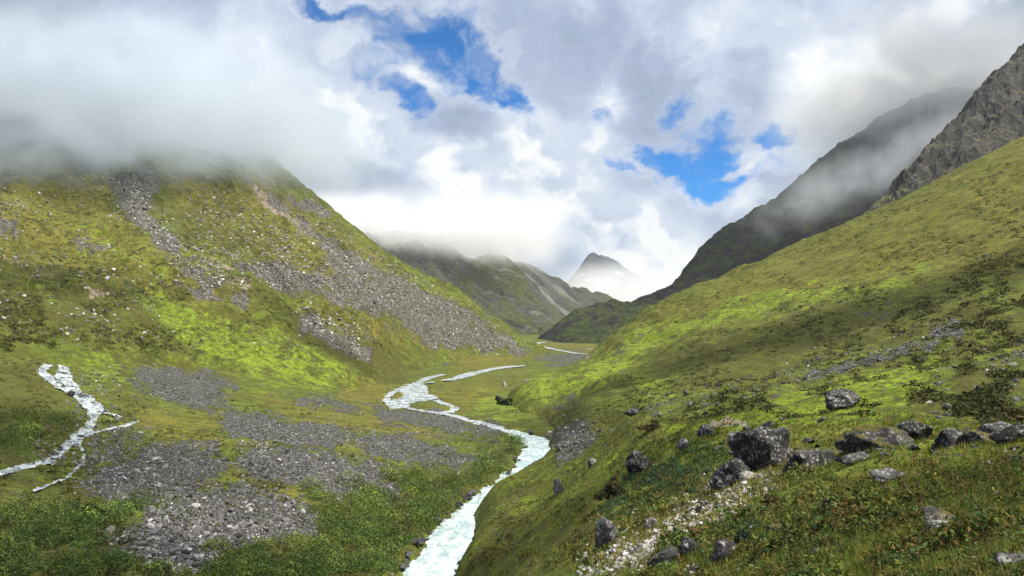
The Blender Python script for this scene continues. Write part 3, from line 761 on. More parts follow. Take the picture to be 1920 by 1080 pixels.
def water_material(name, white, tint, flow=(1, 1, 1), scale=1.0):
    m, t, b = material(name, 0.22, 0.5)
    P = position(t)
    q = t.scale_vec(P, flow)
    n1 = t.noise(q, .45 * scale, 8, .66, 1.2); n2 = t.noise(q, 2.2 * scale, 6, .65, .8)
    v = t.math('ADD', t.math('MULTIPLY', n1, .65), t.math('MULTIPLY', n2, .35))
    c = t.mix(t.ramp(v, .40, .60), tint, white)
    c = t.mix(t.ramp(n2, .56, .68), c, tuple(min(1, w * 1.45) for w in white))
    t.l.new(c, b.inputs['Base Color'])
    t.l.new(t.ramp(v, .4, .6, .12, .6), b.inputs['Roughness'])
    bump = t.new('ShaderNodeBump'); bump.inputs['Strength'].default_value = .7; bump.inputs['Distance'].default_value = .22 / scale
    t.l.new(v, bump.inputs['Height']); t.l.new(bump.outputs[0], b.inputs['Normal'])
    return m

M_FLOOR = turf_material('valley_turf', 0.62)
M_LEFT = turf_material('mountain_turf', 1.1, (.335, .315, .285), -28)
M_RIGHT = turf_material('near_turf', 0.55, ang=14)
M_CRAG = mountain_material('crag_rock', (.085, .080, .074), (.115, .115, .03), 1.0, .38)
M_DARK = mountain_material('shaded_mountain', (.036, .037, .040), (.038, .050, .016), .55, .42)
M_FAR = mountain_material('far_ridge_rock', (.085, .085, .083), (.058, .072, .026), .35, .36, .55)
M_PEAK = mountain_material('hazed_peak_rock', (.070, .082, .105), (.07, .08, .075), .12, .05, 0, .8)  # grey rock tinted blue, distance haze painted into its colour

# ------------------------------------------------------------------ the landforms
def rows(*segs):
    """(from, to, count) runs, evenly spaced in log distance"""
    out = []
    for a, b_, n in segs:
        out += list(np.exp(np.linspace(math.log(a), math.log(b_), n, endpoint=False)))
    return np.array(out + [segs[-1][1]])
DETAIL = 1.0
def cnt(n): return int(n * DETAIL)
grid_mesh('ground', FLOOR, -1.15, 1.0, cnt(1500), rows((24, 60, 40), (60, 330, cnt(620)), (330, 900, cnt(160)), (900, 2600, 90), (2600, 14000, 20)), M_FLOOR, 'floor')
grid_mesh('left_mountain', LEFT, -1.15, 0.12, cnt(1000), rows((130, 230, cnt(60)), (230, 700, cnt(640)), (700, 1050, 40)), M_LEFT, 'left')
grid_mesh('right_hillside', RIGHT, -0.30, 3.2, cnt(1050), rows((2.2, 6, 60), (6, 460, cnt(1050)), (460, 820, 50)), M_RIGHT, 'right')
grid_mesh('crag', CRAG, 0.42, 1.1, cnt(420), rows((520, 740, cnt(330)), (740, 920, 30)), M_CRAG, 'none', smooth=False)
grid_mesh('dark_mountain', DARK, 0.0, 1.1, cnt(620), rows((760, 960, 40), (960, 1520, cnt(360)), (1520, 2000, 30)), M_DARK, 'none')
grid_mesh('far_ridge', FAR, -0.5, 0.26, cnt(620), rows((860, 1150, 40), (1150, 2800, cnt(330)), (2800, 3400, 30)), M_FAR, 'none')
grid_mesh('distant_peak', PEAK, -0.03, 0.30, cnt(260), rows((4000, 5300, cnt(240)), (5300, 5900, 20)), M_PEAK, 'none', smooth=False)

# ------------------------------------------------------------------ meshes from arrays
def mesh_obj(name, co, faces, mat, smooth=False, colors=None, link=True):
    """faces: (n, k) index array of equal-sided faces; colors: per-vertex rgb -> attribute 'tint'"""
    me = bpy.data.meshes.new(name)
    co = np.asarray(co, np.float32); f = np.asarray(faces, np.int32); k = f.shape[1]
    me.vertices.add(len(co)); me.vertices.foreach_set('co', co.ravel())
    me.loops.add(f.size); me.loops.foreach_set('vertex_index', f.ravel())
    me.polygons.add(len(f)); me.polygons.foreach_set('loop_start', np.arange(0, f.size, k, dtype=np.int32))
    me.polygons.foreach_set('use_smooth', np.full(len(f), smooth))
    me.update(calc_edges=True)
    if colors is not None:
        a = me.attributes.new('tint', 'FLOAT_COLOR', 'POINT')
        a.data.foreach_set('color', np.concatenate([colors, np.ones((len(colors), 1))], 1).astype(np.float32).ravel())
    me.materials.append(mat)
    if not link: return me
    o = bpy.data.objects.new(name, me); COL.objects.link(o)
    return o

# ------------------------------------------------------------------ river, pool, cascade
W_RIVER = water_material('glacier_river', (.42, .475, .47), (.21, .295, .295), (1.0, .6, 1), .8)
W_WHITE = water_material('white_water', (.40, .43, .445), (.085, .11, .115), (1, 1, 1), .8)
def resample(pts, n):
    P = np.array(pts, float)
    d = np.concatenate([[0], np.cumsum(np.linalg.norm(np.diff(P, axis=0), axis=1))])
    t = np.linspace(0, d[-1], n)
    # smooth curve through the traced points
    out = np.stack([np.interp(t, d, P[:, 0]), np.interp(t, d, P[:, 1])], 1)
    for _ in range(max(1, n // 40)):
        out[1:-1] = (out[:-2] + 2 * out[1:-1] + out[2:]) / 4
    return out
def waves(x, y):
    return .34 * fbm(x, y, 3.4, 5, .62, 55) + .10 * fbm(x, y, .9, 2, .5, 77)
def lay_strip(left, right, lift, na=420, nb=48, amp=1.0):
    """water between two traced banks; the cross-section is level"""
    L = resample(left, na); Rr = resample(right, na)
    lx, ly, lz = at(L[:, 0], L[:, 1], 'floor', 20, 1600, 500); rx, ry, rz = at(Rr[:, 0], Rr[:, 1], 'floor', 20, 1600, 500)
    k = np.linspace(-0.16, 1.16, nb)[None, :]
    X = lx[:, None] * (1 - k) + rx[:, None] * k; Y = ly[:, None] * (1 - k) + ry[:, None] * k
    zc = FLOOR.base(X, Y).mean(1)
    for _ in range(12):
        zc[1:-1] = (zc[:-2] + 2 * zc[1:-1] + zc[2:]) / 4
    Z = np.repeat(zc[:, None], nb, 1) + lift + waves(X, Y) * amp
    i = np.arange(na * nb).reshape(na, nb)
    q = np.stack([i[:-1, :-1], i[:-1, 1:], i[1:, 1:], i[1:, :-1]], -1).reshape(-1, 4)
    return np.stack([X, Y, Z], -1).reshape(-1, 3), q
def lay_line(pts, w, lift, n=60, nb=7, amp=.6, seed=0, surf='floor', taper=True):
    C = resample(pts, n)
    x, y, z = at(C[:, 0], C[:, 1], surf, 20, 1600, 500)
    tx = np.gradient(x); ty = np.gradient(y); ln = np.hypot(tx, ty) + 1e-6
    nx, ny = -ty / ln, tx / ln
    ww = w * (1 + .35 * gnoise(np.linspace(0, n * .22, n), np.full(n, seed * 3.1), 5))
    if taper: ww = ww * np.minimum(1, np.minimum(np.arange(n) + 2.5, n + 1.5 - np.arange(n)) / 6)
    k = np.linspace(-.5, .5, nb)[None, :]
    X = x[:, None] + nx[:, None] * ww[:, None] * k; Y = y[:, None] + ny[:, None] * ww[:, None] * k
    Z = SURF[surf].base(X, Y) + lift + waves(X, Y) * amp
    i = np.arange(n * nb).reshape(n, nb)
    q = np.stack([i[:-1, :-1], i[:-1, 1:], i[1:, 1:], i[1:, :-1]], -1).reshape(-1, 4)
    return np.stack([X, Y, Z], -1).reshape(-1, 3), q
def join(parts):
    co = []; fa = []; o = 0
    for c, f in parts:
        co.append(c); fa.append(f + o); o += len(c)
    return np.concatenate(co), np.concatenate(fa)

co, fa = join([lay_strip(RIVER_L, RIVER_R, -.5)])
o = mesh_obj('river', co, fa, W_RIVER, True); o['kind'] = 'structure'
parts = []
# the pool of the upper bend, filled between its traced shores
pl = [(718, 748), (722, 738), (740, 727), (762, 721), (782, 715)]
pr = [(772, 752), (790, 748), (812, 742), (804, 734), (796, 718)]
parts.append(lay_strip([(732, 763)] + pl, [(760, 763)] + pr, -.5, 90, 30, .4))
for k, (s_, pts, w) in enumerate(REACHES):
    parts.append(lay_line(pts, w * 1.05 + 1.5, -.46, amp=.3, seed=k))
co, fa = join(parts)
o = mesh_obj('upper_river', co, fa, W_WHITE, True); o['kind'] = 'structure'
parts = [lay_line(pts, w * .52 + (.8 if w > 1.2 else .25), -.24, 90, 13, .9, k) for k, (pts, w) in enumerate(CASCADE)]
co, fa = join(parts)
o = mesh_obj('stream', co, fa, W_WHITE, True); o['kind'] = 'structure'

# ------------------------------------------------------------------ stones
def rock_material(name, dark, light, lichen, moss=0.0, moss_c=(.075, .075, .016), scale=1.0):
    m, t, b = material(name, 0.9, 0.25)
    tc = t.new('ShaderNodeTexCoord').outputs['Object']
    rnd = t.new('ShaderNodeObjectInfo').outputs['Random']
    P = t.vmath('ADD', tc, t.vmath('SCALE', (13.0, 7.0, 5.0), scale=rnd))
    n1 = t.noise(P, 1.6 * scale, 9, .68, .5); n2 = t.noise(P, 7.0 * scale, 6, .7); n3 = t.noise(P, 22.0 * scale, 4, .7)
    c = t.mix(t.ramp(n1, .36, .66), dark, light)
    c = t.mix(t.ramp(n3, .40, .30), c, tuple(v * .35 for v in dark))
    sp = t.math('MULTIPLY', t.ramp(n2, .54, .60), t.ramp(n1, .40, .56))
    c = t.mix(t.math('MULTIPLY', sp, lichen), c, (.46, .45, .42))
    nz = t.new('ShaderNodeSeparateXYZ'); t.l.new(t.new('ShaderNodeNewGeometry').outputs['Normal'], nz.inputs[0])
    if moss:
        mm = t.ramp(t.math('ADD', nz.outputs[2], t.math('MULTIPLY', t.math('SUBTRACT', n1, .5), 1.8)), 1.25 - moss, 1.45 - moss)
        c = t.mix(mm, c, t.mix(t.ramp(n3, .35, .65), tuple(v * .5 for v in moss_c), tuple(v * 1.4 for v in moss_c)))
    t.l.new(c, b.inputs['Base Color'])
    bump = t.new('ShaderNodeBump'); bump.inputs['Strength'].default_value = .9; bump.inputs['Distance'].default_value = .10
    t.l.new(t.math('ADD', t.math('MULTIPLY', n1, .8), t.math('ADD', t.math('MULTIPLY', n2, .5), t.math('MULTIPLY', n3, .25))), bump.inputs['Height'])
    t.l.new(bump.outputs[0], b.inputs['Normal'])
    return m
R_DARK = rock_material('dark_lichened_rock', (.014, .013, .013), (.062, .058, .055), .9, .22)
R_MOSS = rock_material('mossy_rock', (.022, .021, .019), (.080, .075, .068), .7, .62, (.085, .075, .014))
R_ORANGE = rock_material('orange_moss_rock', (.030, .028, .026), (.10, .095, .09), 1.0, .42, (.115, .085, .018))
R_GREY = rock_material('grey_rock', (.030, .029, .028), (.125, .12, .115), .8, .14)
R_PALE = rock_material('pale_rock', (.16, .145, .13), (.36, .34, .31), .4, 0)
R_WET = rock_material('wet_rock', (.018, .018, .02), (.07, .07, .072), .15, .05)
R_WET.node_tree.nodes['Principled BSDF'].inputs['Roughness'].default_value = .45

def tint_material(name, rough=.9, lo=.6, hi=1.4, scale=3.0, transl=0.0):
    m, t, b = material(name, rough, .15)
    a = t.new('ShaderNodeAttribute', attribute_name='tint').outputs['Color']
    n = t.noise(position(t), scale, 5, .7)
    c = t.mix(1.0, a, t.mix(t.ramp(n, .3, .7), (lo,) * 3, (hi,) * 3), 'MULTIPLY')
    t.l.new(c, b.inputs['Base Color'])
    if transl:
        tr = t.new('ShaderNodeBsdfTranslucent'); t.l.new(c, tr.inputs['Color'])
        mx = t.new('ShaderNodeMixShader'); mx.inputs[0].default_value = transl
        t.l.new(b.outputs[0], mx.inputs[1]); t.l.new(tr.outputs[0], mx.inputs[2])
        t.l.new(mx.outputs[0], t.n['Material Output'].inputs['Surface'])
    return m
M_STONE = tint_material('loose_stone', .92, .45, 1.45, 5.0)
M_LEAF = tint_material('leaf', .75, .7, 1.3, 2.0, .25)
M_BLADE = tint_material('grass_blade', .8, .75, 1.25, 1.0, .35)

def ico(sub):
    import bmesh
    bm = bmesh.new(); bmesh.ops.create_icosphere(bm, subdivisions=sub, radius=1.0)
    v = np.array([x.co[:] for x in bm.verts]); f = np.array([[a.index for a in x.verts] for x in bm.faces])
    bm.free(); return v, f
ICO1, ICO2, ICO5 = ico(1), ico(2), ico(5)
def facet(v, r, n=11, cut=.55):
    """a block: the sphere cut by random planes"""
    nrm = r.normal(size=(n, 3)); nrm /= np.linalg.norm(nrm, axis=1)[:, None]
    h = r.uniform(cut, 1.0, n)
    d = v @ nrm.T
    rad = np.min(np.where(d > 1e-3, h / np.maximum(d, 1e-3), 9), axis=1)
    return v * np.minimum(rad, 1.25)[:, None]
STONE_SHAPES = [facet(ICO1[0], np.random.default_rng(100 + i), 7, .5) for i in range(24)]

def rot_z(a):
    c, s = np.cos(a), np.sin(a); z = np.zeros_like(a); o = np.ones_like(a)
    return np.stack([np.stack([c, -s, z], -1), np.stack([s, c, z], -1), np.stack([z, z, o], -1)], -2)
def rand_rot(n, r, tilt=.9):
    a = rot_z(r.uniform(0, 2 * math.pi, n)); b_ = r.normal(0, tilt, n); c, s = np.cos(b_), np.sin(b_); z = np.zeros(n); o = np.ones(n)
    X = np.stack([np.stack([o, z, z], -1), np.stack([z, c, -s], -1), np.stack([z, s, c], -1)], -2)
    return a @ X @ rot_z(r.uniform(0, 2 * math.pi, n))
def stones_mesh(x, y, z, size, tone, r):
    """many separate angular stones in one array set"""
    n = len(x); v0, f0 = ICO1
    sh = np.stack(STONE_SHAPES)[r.integers(0, len(STONE_SHAPES), n)]
    sc = np.stack([r.uniform(.75, 1.35, n), r.uniform(.6, 1.0, n), r.uniform(.45, .8, n)], -1) * size[:, None]
    v = np.einsum('nij,nkj->nki', rand_rot(n, r), sh * sc[:, None, :])
    v[:, :, 0] += x[:, None]; v[:, :, 1] += y[:, None]; v[:, :, 2] += z[:, None]
    f = f0[None] + (np.arange(n) * len(v0))[:, None, None]
    col = np.repeat(tone, len(v0), 0)
    return v.reshape(-1, 3), f.reshape(-1, 3), col

def sample_poly(poly, n, r, warp=10):
    """n photo points spread in a polygon with a frayed edge"""
    P = np.array(poly, float); lo, hi = P.min(0) - warp, P.max(0) + warp
    px = r.uniform(lo[0], hi[0], n * 6); py = r.uniform(lo[1], hi[1], n * 6)
    sd = poly_sd(px, py, poly)
    k = sd + r.normal(0, 1, len(px)) * warp * np.where(r.random(len(px)) < .3, 1.5, .5) + 22 * gnoise(px / 34, py / 17, 71) + 12 * gnoise(px / 13, py / 7, 72) > 0
    return px[k][:n], py[k][:n]

def tag(o, label, cat, group=None, kind=None):
    o['label'] = label; o['category'] = cat
    if group: o['group'] = group
    if kind: o['kind'] = kind
    return o

PLACE = {  # field -> where it is, for the labels of its single blocks
    'upper_fan': 'angular grey block in the stone field just right of the white stream',
    'middle_fan': 'angular grey block in the middle stone field below the bright green slope',
    'river_bar': 'dark grey block in the stone bank along the thin river reach',
    'right_fan': 'angular grey block in the narrow stone field nearest the river bend',
    'centre_fan': 'angular grey block in the central stone field above the green scrub',
    'left_fan': 'angular grey block in the left stone field below the stream mouth',
    'lower_fan': 'angular grey block in the lowest stone field at the scrub edge',
    'right_bank': 'dark block heaped on the outer bank of the river bend',
}
near_blocks = []     # (px size, field, x, y, size, tone)
bulk = []
def scatter_stones(fields, surf, dens, smin, smax, r, toner, sink=.12):
    for name, (poly, k) in fields.items():
        P = np.array(poly); x0, y0 = P[:, 0], P[:, 1]
        area = .5 * abs(np.dot(x0, np.roll(y0, 1)) - np.dot(y0, np.roll(x0, 1)))
        n = max(20, int(area * dens * k))
        px, py = sample_poly(poly, n, r)
        x, y, z = at(px, py, surf, 20, 1200, 500)
        g = np.isfinite(y)
        x, y = x[g], y[g]
        z = height(surf, x, y)
        size = np.exp(r.uniform(math.log(smin), math.log(smax), len(x))) * np.exp(r.normal(0, .25, len(x))) * np.where(r.random(len(x)) < .05, r.uniform(1.4, 2.2, len(x)), 1.0)
        tone = toner(len(x), r)
        pw = size / y * F
        for i in range(len(x)):
            near_blocks.append((pw[i], name, x[i], y[i], z[i], size[i], tone[i]))
def grey_tone(n, r):
    t = np.exp(r.normal(math.log(.100), .50, n))[:, None] * np.array([[1.02, .98, .96]])
    return np.clip(t, .025, .55)
def brown_tone(n, r):
    t = np.exp(r.normal(math.log(.19), .5, n))[:, None] * np.array([[1.03, .98, .91]])
    return np.clip(t, .03, .5)
r1 = np.random.default_rng(11)
scatter_stones(SCREE, 'floor', .20, .10, .215, r1, grey_tone)
fl = list(near_blocks); near_blocks.clear()
scatter_stones(SCREE_LEFT, 'left', .13, .28, .72, r1, brown_tone)
scatter_stones(SCREE_RIGHT, 'right', .10, .11, .34, r1, grey_tone)
rest = list(near_blocks); near_blocks.clear()
fl.sort(key=lambda q: -q[0])
chosen = [q for q in fl if q[1] in PLACE][:225]
ids = set(id(q) for q in chosen)
rest += [q for q in fl if id(q) not in ids]
# sparse stones strewn over the open slopes
def strew(surf, box, n, smin, smax, r, toner):
    px = r.uniform(box[0], box[2], n); py = r.uniform(box[1], box[3], n)
    k = fbm(px, py, 130, 4, .6, 33) > -.02
    x, y, z = at(px[k], py[k], surf, 6, 1000, 420); g = np.isfinite(y); x, y = x[g], y[g]
    z = height(surf, x, y); size = np.exp(r.uniform(math.log(smin), math.log(smax), len(x)))
    tone = toner(len(x), r)
    return [(0, surf, x[i], y[i], z[i], size[i], tone[i]) for i in range(len(x))]
rest += strew('left', (-60, 300, 760, 660), 2600, .25, .9, r1, brown_tone)
rest += strew('left', (360, 310, 660, 540), 2600, .3, 1.0, r1, brown_tone)
rest += strew('right', (1080, 280, 1930, 800), 1500, .12, .45, r1, grey_tone)
rest += strew('floor', (-40, 640, 1000, 1080), 1500, .10, .30, r1, grey_tone) + strew('floor', (60, 640, 230, 870), 900, .15, .5, r1, grey_tone)
arr = lambda i: np.array([q[i] for q in rest])
sx, sy, sz, ss, st = arr(2), arr(3), arr(4), arr(5), np.array([q[6] for q in rest])
print('loose stones', len(sx), 'blocks', len(chosen))
co, fa, colr = stones_mesh(sx, sy, sz + ss * .12, ss, st, r1)
o = mesh_obj('loose_stones', co, fa, M_STONE, False, colr); tag(o, 'grey and brown scree stones strewn over the valley floor and both slopes', 'scree', kind='stuff')
# the largest blocks of the stone fields, one object each
blk = []
for i in range(10):
    r = np.random.default_rng(300 + i)
    v = facet(ICO2[0], r, 8, .5) * np.array([1.1, .85, .68])
    tn = np.repeat(grey_tone(1, r), len(v), 0)
    blk.append(mesh_obj('scree_block', v, ICO2[1], M_STONE, False, tn, link=False))
for i, q in enumerate(chosen):
    o = bpy.data.objects.new('scree_block', blk[i % 10]); COL.objects.link(o)
    o.location = (q[2], q[3], q[4] + q[5] * .25); o.scale = (q[5] * 1.05,) * 3
    o.rotation_euler = (r1.normal(0, .4), r1.normal(0, .4), r1.uniform(0, 6.28))
    tag(o, PLACE[q[1]], 'stone', 'blocks of the ' + q[1].replace('_', ' '))

# white pebbles of the bare bank in front
r2 = np.random.default_rng(21)
px, py = sample_poly(PEBBLES, 5600, r2, 20)
k = gnoise(px / 34, py / 26, 5) + .5 * gnoise(px / 12, py / 9, 6) > -.24
x, y, z = at(px[k], py[k], 'right', 4, 120, 400)
z = height('right', x, y)
size = np.exp(r2.uniform(math.log(.025), math.log(.17), len(x)))
tone = np.clip(np.exp(r2.normal(math.log(.27), .5, len(x)))[:, None] * np.array([[1.0, .95, .88]]), .05, .55)
co, fa, colr = stones_mesh(x, y, z + size * .25, size, tone, r2)
o = mesh_obj('pale_gravel', co, fa, M_STONE, False, colr); tag(o, 'whitish broken gravel on the bare bank below the dark boulders', 'gravel', kind='stuff')

px = r2.uniform(1280, 1940, 420); py = r2.uniform(850, 1085, 420)
x, y, z = at(px, py, 'right', 3, 120, 400); g = np.isfinite(y); x, y = x[g], y[g]; z = height('right', x, y)
size = np.exp(r2.uniform(math.log(.0012), math.log(.0055), len(x))) * y
co, fa, colr = stones_mesh(x, y, z + size * .3, size, np.clip(np.exp(r2.normal(math.log(.11), .6, len(x)))[:, None] * np.array([[1, .97, .92]]), .03, .3), r2)
o = mesh_obj('heath_stones', co, fa, M_STONE, False, colr); tag(o, 'small grey stones showing through the near heath', 'stones', kind='stuff')
# ---- boulders, each a thing of its own
def boulder_mesh(seed, dims, cut=.6, planes=10, rough=.10, tilt=(0, 0, 0)):
    r = np.random.default_rng(seed)
    v = facet(ICO5[0], r, planes, cut)
    n = np.array([mnoise.fractal(Vector(p * 2.1 + seed), 1.0, 2.0, 5) for p in v])
    n2 = np.array([mnoise.noise(Vector(p * 9.0 + seed)) for p in v])
    v = v * (1 + rough * n + .03 * n2)[:, None]
    v = v / np.abs(v).max(0) * np.array(dims) * .5
    e = __import__('mathutils').Euler(tilt).to_matrix()
    return v @ np.array(e).T
def boulder(px, py, w, h, label, mat, seed, deep=.9, cut=.6, planes=10, tilt=(0, 0, 0), surf='right', sink=.40, group=None, rough=.10, name='boulder'):
    """a boulder whose foot is seen at photo point px, py and that is w x h photo pixels large"""
    x, y, z = at([px], [py], surf, 4, 900, 600)
    x, y = float(x[0]), float(y[0])
    W = (1.1 + .18 * (px > 1580 and py < 930)) * w / F * y; H = 1.18 * h / F * y
    y += W * deep * .35
    x *= (y / (y - W * deep * .35))
    zz = float(height(surf, [x], [y])[0])
    co = boulder_mesh(seed, (W, W * deep, H * (1 + sink)), cut, planes, rough, tilt)
    co[:, 2] += H * .5 * (1 - sink) * .9
    o = mesh_obj(name, co, ICO5[1], mat, True)
    o.data.polygons.foreach_set('use_smooth', np.ones(len(o.data.polygons), bool))
    o.location = (x, y, zz)
    BASES.append((x, y, W, W * deep, surf))
    return tag(o, label, 'boulder', group)
B = boulder
BASES = []
B(1432, 893, 118, 76, 'largest dark boulder with white lichen flecks standing on the grassy bench', R_DARK, 3, .8, .62, 9)
B(1512, 912, 100, 54, 'dark slab leaning right of the largest boulder, its raised end grey with lichen', R_DARK, 8, .7, .5, 9, (0, -.35, .2))
B(1378, 928, 88, 44, 'low black rock below the largest boulder above the white gravel', R_DARK, 15, .8, .5, 12)
B(1392, 905, 46, 34, 'small dark rock wedged under the left foot of the largest boulder', R_DARK, 19, .9)
B(1380, 842, 46, 16, 'flat grey stone left behind the largest boulder', R_GREY, 22, .9)
B(1328, 838, 38, 18, 'pair-like low dark stone at the left end of the bench', R_DARK, 25, .9)
B(1196, 905, 48, 38, 'black boulder with white top flecks in a rusty grass hollow', R_DARK, 31, .9, .65)
B(1140, 1050, 46, 46, 'grey lichened boulder with a dark left side beside the white gravel', R_GREY, 38, .95, .66, 12)
B(1583, 790, 56, 28, 'lone black boulder in the bright green meadow', R_DARK, 41, .8, .6)
B(1640, 866, 112, 46, 'broad boulder capped with yellow moss in the row on the bench', R_MOSS, 47, .7, .6, 10)
B(1612, 868, 44, 22, 'small black stone leaning on the left of the moss-capped boulder', R_DARK, 52, .8)
B(1715, 842, 52, 36, 'upright grey and black rock right of the moss-capped boulder', R_DARK, 56, .8, .55, 9)
B(1666, 916, 66, 28, 'grey slab with a dark blunt left end in the turf below the moss-capped boulder', R_GREY, 61, .6, .5, 8, (0, .18, 0))
B(1605, 898, 60, 22, 'flat lichened rock in the turf between the leaning slab and the grey slab', R_GREY, 66, .7)
B(1550, 982, 40, 40, 'small white-spotted boulder alone in the dark heath', R_DARK, 71, .9, .6)
B(1757, 1008, 74, 48, 'rounded boulder with an orange moss cap in the near heath', R_ORANGE, 77, .9, .6)
B(1790, 850, 70, 36, 'jagged dark outcrop right of the upright rock', R_DARK, 83, .7, .45, 14)
B(1838, 848, 60, 30, 'low jagged stone between the two dark outcrops', R_MOSS, 86, .7, .45, 14)
B(1872, 832, 84, 30, 'long grey outcrop along the upper edge of the bench', R_GREY, 89, .6, .45, 14)
B(1905, 845, 60, 34, 'dark outcrop cut by the right border of the view', R_DARK, 92, .7, .5, 12)
B(1908, 886, 44, 28, 'black rounded stone in the turf near the right border', R_DARK, 95, .9)
B(1800, 822, 50, 16, 'thin dark ledge of rock behind the jagged outcrops', R_DARK, 98, .6, .45)
B(1632, 832, 24, 14, 'tiny dark stone behind the moss-capped boulder', R_DARK, 101, .9)
B(1404, 825, 20, 9, 'tiny dark stone on the yellow strip behind the largest boulder', R_DARK, 104, .9)
B(1443, 826, 24, 10, 'flat dark stone on the yellow strip right of the tiny stone', R_DARK, 107, .9)
B(1250, 1078, 70, 36, 'grey-brown rock at the bottom border below the white gravel', R_GREY, 113, .8)
B(1360, 1066, 46, 34, 'dark pitted rock beside the bright fern near the bottom border', R_DARK, 117, .8)
B(1222, 1010, 30, 24, 'dark grey stone amid the upper white gravel', R_GREY, 121, .8)
B(1296, 1052, 40, 26, 'flat dark rock in the heath right of the white gravel', R_DARK, 123, .8)
B(1408, 925, 40, 18, 'whitish rock at the head of the white gravel', R_PALE, 127, .8)
B(1905, 1076, 70, 26, 'lichened rock half sunk in heath at the lower right corner', R_GREY, 129, .8)
B(1470, 1010, 60, 14, 'low brown rock lying flush in the turf below the leaning slab', R_MOSS, 131, .6)
B(1046, 950, 20, 28, 'dark upright stump-like rock alone on the river slope', R_WET, 133, .8)
B(1110, 897, 22, 14, 'small white-topped stone in the olive slope left of the rusty hollow', R_GREY, 137, .9)
B(935, 750, 13, 9, 'lone dark boulder on the valley meadow beside the green knoll', R_DARK, 139, .9, surf='floor')
B(946, 722, 7, 9, 'white standing stone in the valley meadow', R_PALE, 141, .7, surf='floor')
B(985, 718, 6, 6, 'small pale stone at the left foot of the green knoll', R_PALE, 143, .9, surf='floor')
B(131, 743, 15, 11, 'dark rock splitting the white stream', R_WET, 147, .9, surf='floor')
B(1192, 798, 40, 14, 'dark ledge of rock at the left tip of the bench', R_DARK, 149, .7)
B(1283, 870, 26, 20, 'dull grey stone in the green scrub left of the largest boulder', R_GREY, 153, .9)
B(1900, 700, 16, 9, 'white stone on the brown bank at the right border', R_PALE, 157, .8)
B(1248, 566, 14, 7, 'dark stone on the sunny hillside below its crest', R_DARK, 159, .9)

rb = np.random.default_rng(33)
chip = [mesh_obj('bench_stone', boulder_mesh(700 + i, (1, .8, .62), .5, 10), ICO5[1], m_, True, link=False) for i, m_ in enumerate((R_DARK, R_GREY, R_DARK, R_MOSS))]
for i in range(90):
    u = rb.random() ** .8; px = 1290 + 640 * u + rb.normal(0, 10); py = 862 - 22 * u + rb.normal(0, 18)
    x, y, z = at([px], [py], 'right', 4, 300, 500)
    o = bpy.data.objects.new('bench_stone', chip[i % 4]); COL.objects.link(o)
    sz = float(y[0]) / F * rb.uniform(8, 30)
    o.location = (float(x[0]), float(y[0]), float(height('right', x, y)[0]) + sz * .05); o.scale = (sz, sz, sz * rb.uniform(.6, 1)); o.rotation_euler = (rb.normal(0, .2), rb.normal(0, .2), rb.uniform(0, 6))
    tag(o, 'small stone half buried in the turf among the row of boulders on the bench', 'stone', 'small stones along the boulder row')
# rocks along the river edge and in the stream
r3 = np.random.default_rng(31)
wet = [mesh_obj('river_rock', boulder_mesh(500 + i, (1, .8, .7), .55, 9), ICO5[1], R_WET, True, link=False) for i in range(4)]
def small_rock(px, py, size, label, group, surf='floor', lift=.1, name='river_rock', meshes=wet):
    x, y, z = at([px], [py], surf, 20, 900, 500)
    if not np.isfinite(y[0]): return
    o = bpy.data.objects.new(name, meshes[int(r3.integers(0, len(meshes)))]); COL.objects.link(o)
    zz = float(height(surf, x, y)[0])
    o.location = (float(x[0]), float(y[0]), zz + lift * size)
    o.scale = (size * r3.uniform(.8, 1.3), size * r3.uniform(.8, 1.2), size * r3.uniform(.7, 1.1)); o.rotation_euler = (0, 0, r3.uniform(0, 6))
    tag(o, label, 'rock', group)
for side, lab in ((RIVER_L, 'wet black rock at the scrub-covered left edge of the river'), (RIVER_R, 'wet black rock at the grassy right edge of the river')):
    C = resample(side, 60)
    for i in range(34):
        q = C[int(r3.integers(3, 58))]
        sgn = -1 if side is RIVER_L else 1
        small_rock(q[0] + sgn * r3.uniform(-5, 3), q[1] + r3.uniform(-3, 3), r3.uniform(.5, 1.5), lab, 'rocks on the ' + ('left' if side is RIVER_L else 'right') + ' river edge', lift=.45)
for pts, w in CASCADE[1:9] + CASCADE[1:9]:
    C = resample(pts, 20)
    for i in range(5):
        q = C[int(r3.integers(1, 19))]; s_ = w * .55
        small_rock(q[0] + r3.uniform(-1.5, 1.5) * w, q[1] + r3.uniform(-4, 4), r3.uniform(.45, 1.25), 'wet dark rock breaking the white stream on the left', 'rocks in the white stream', lift=.3)

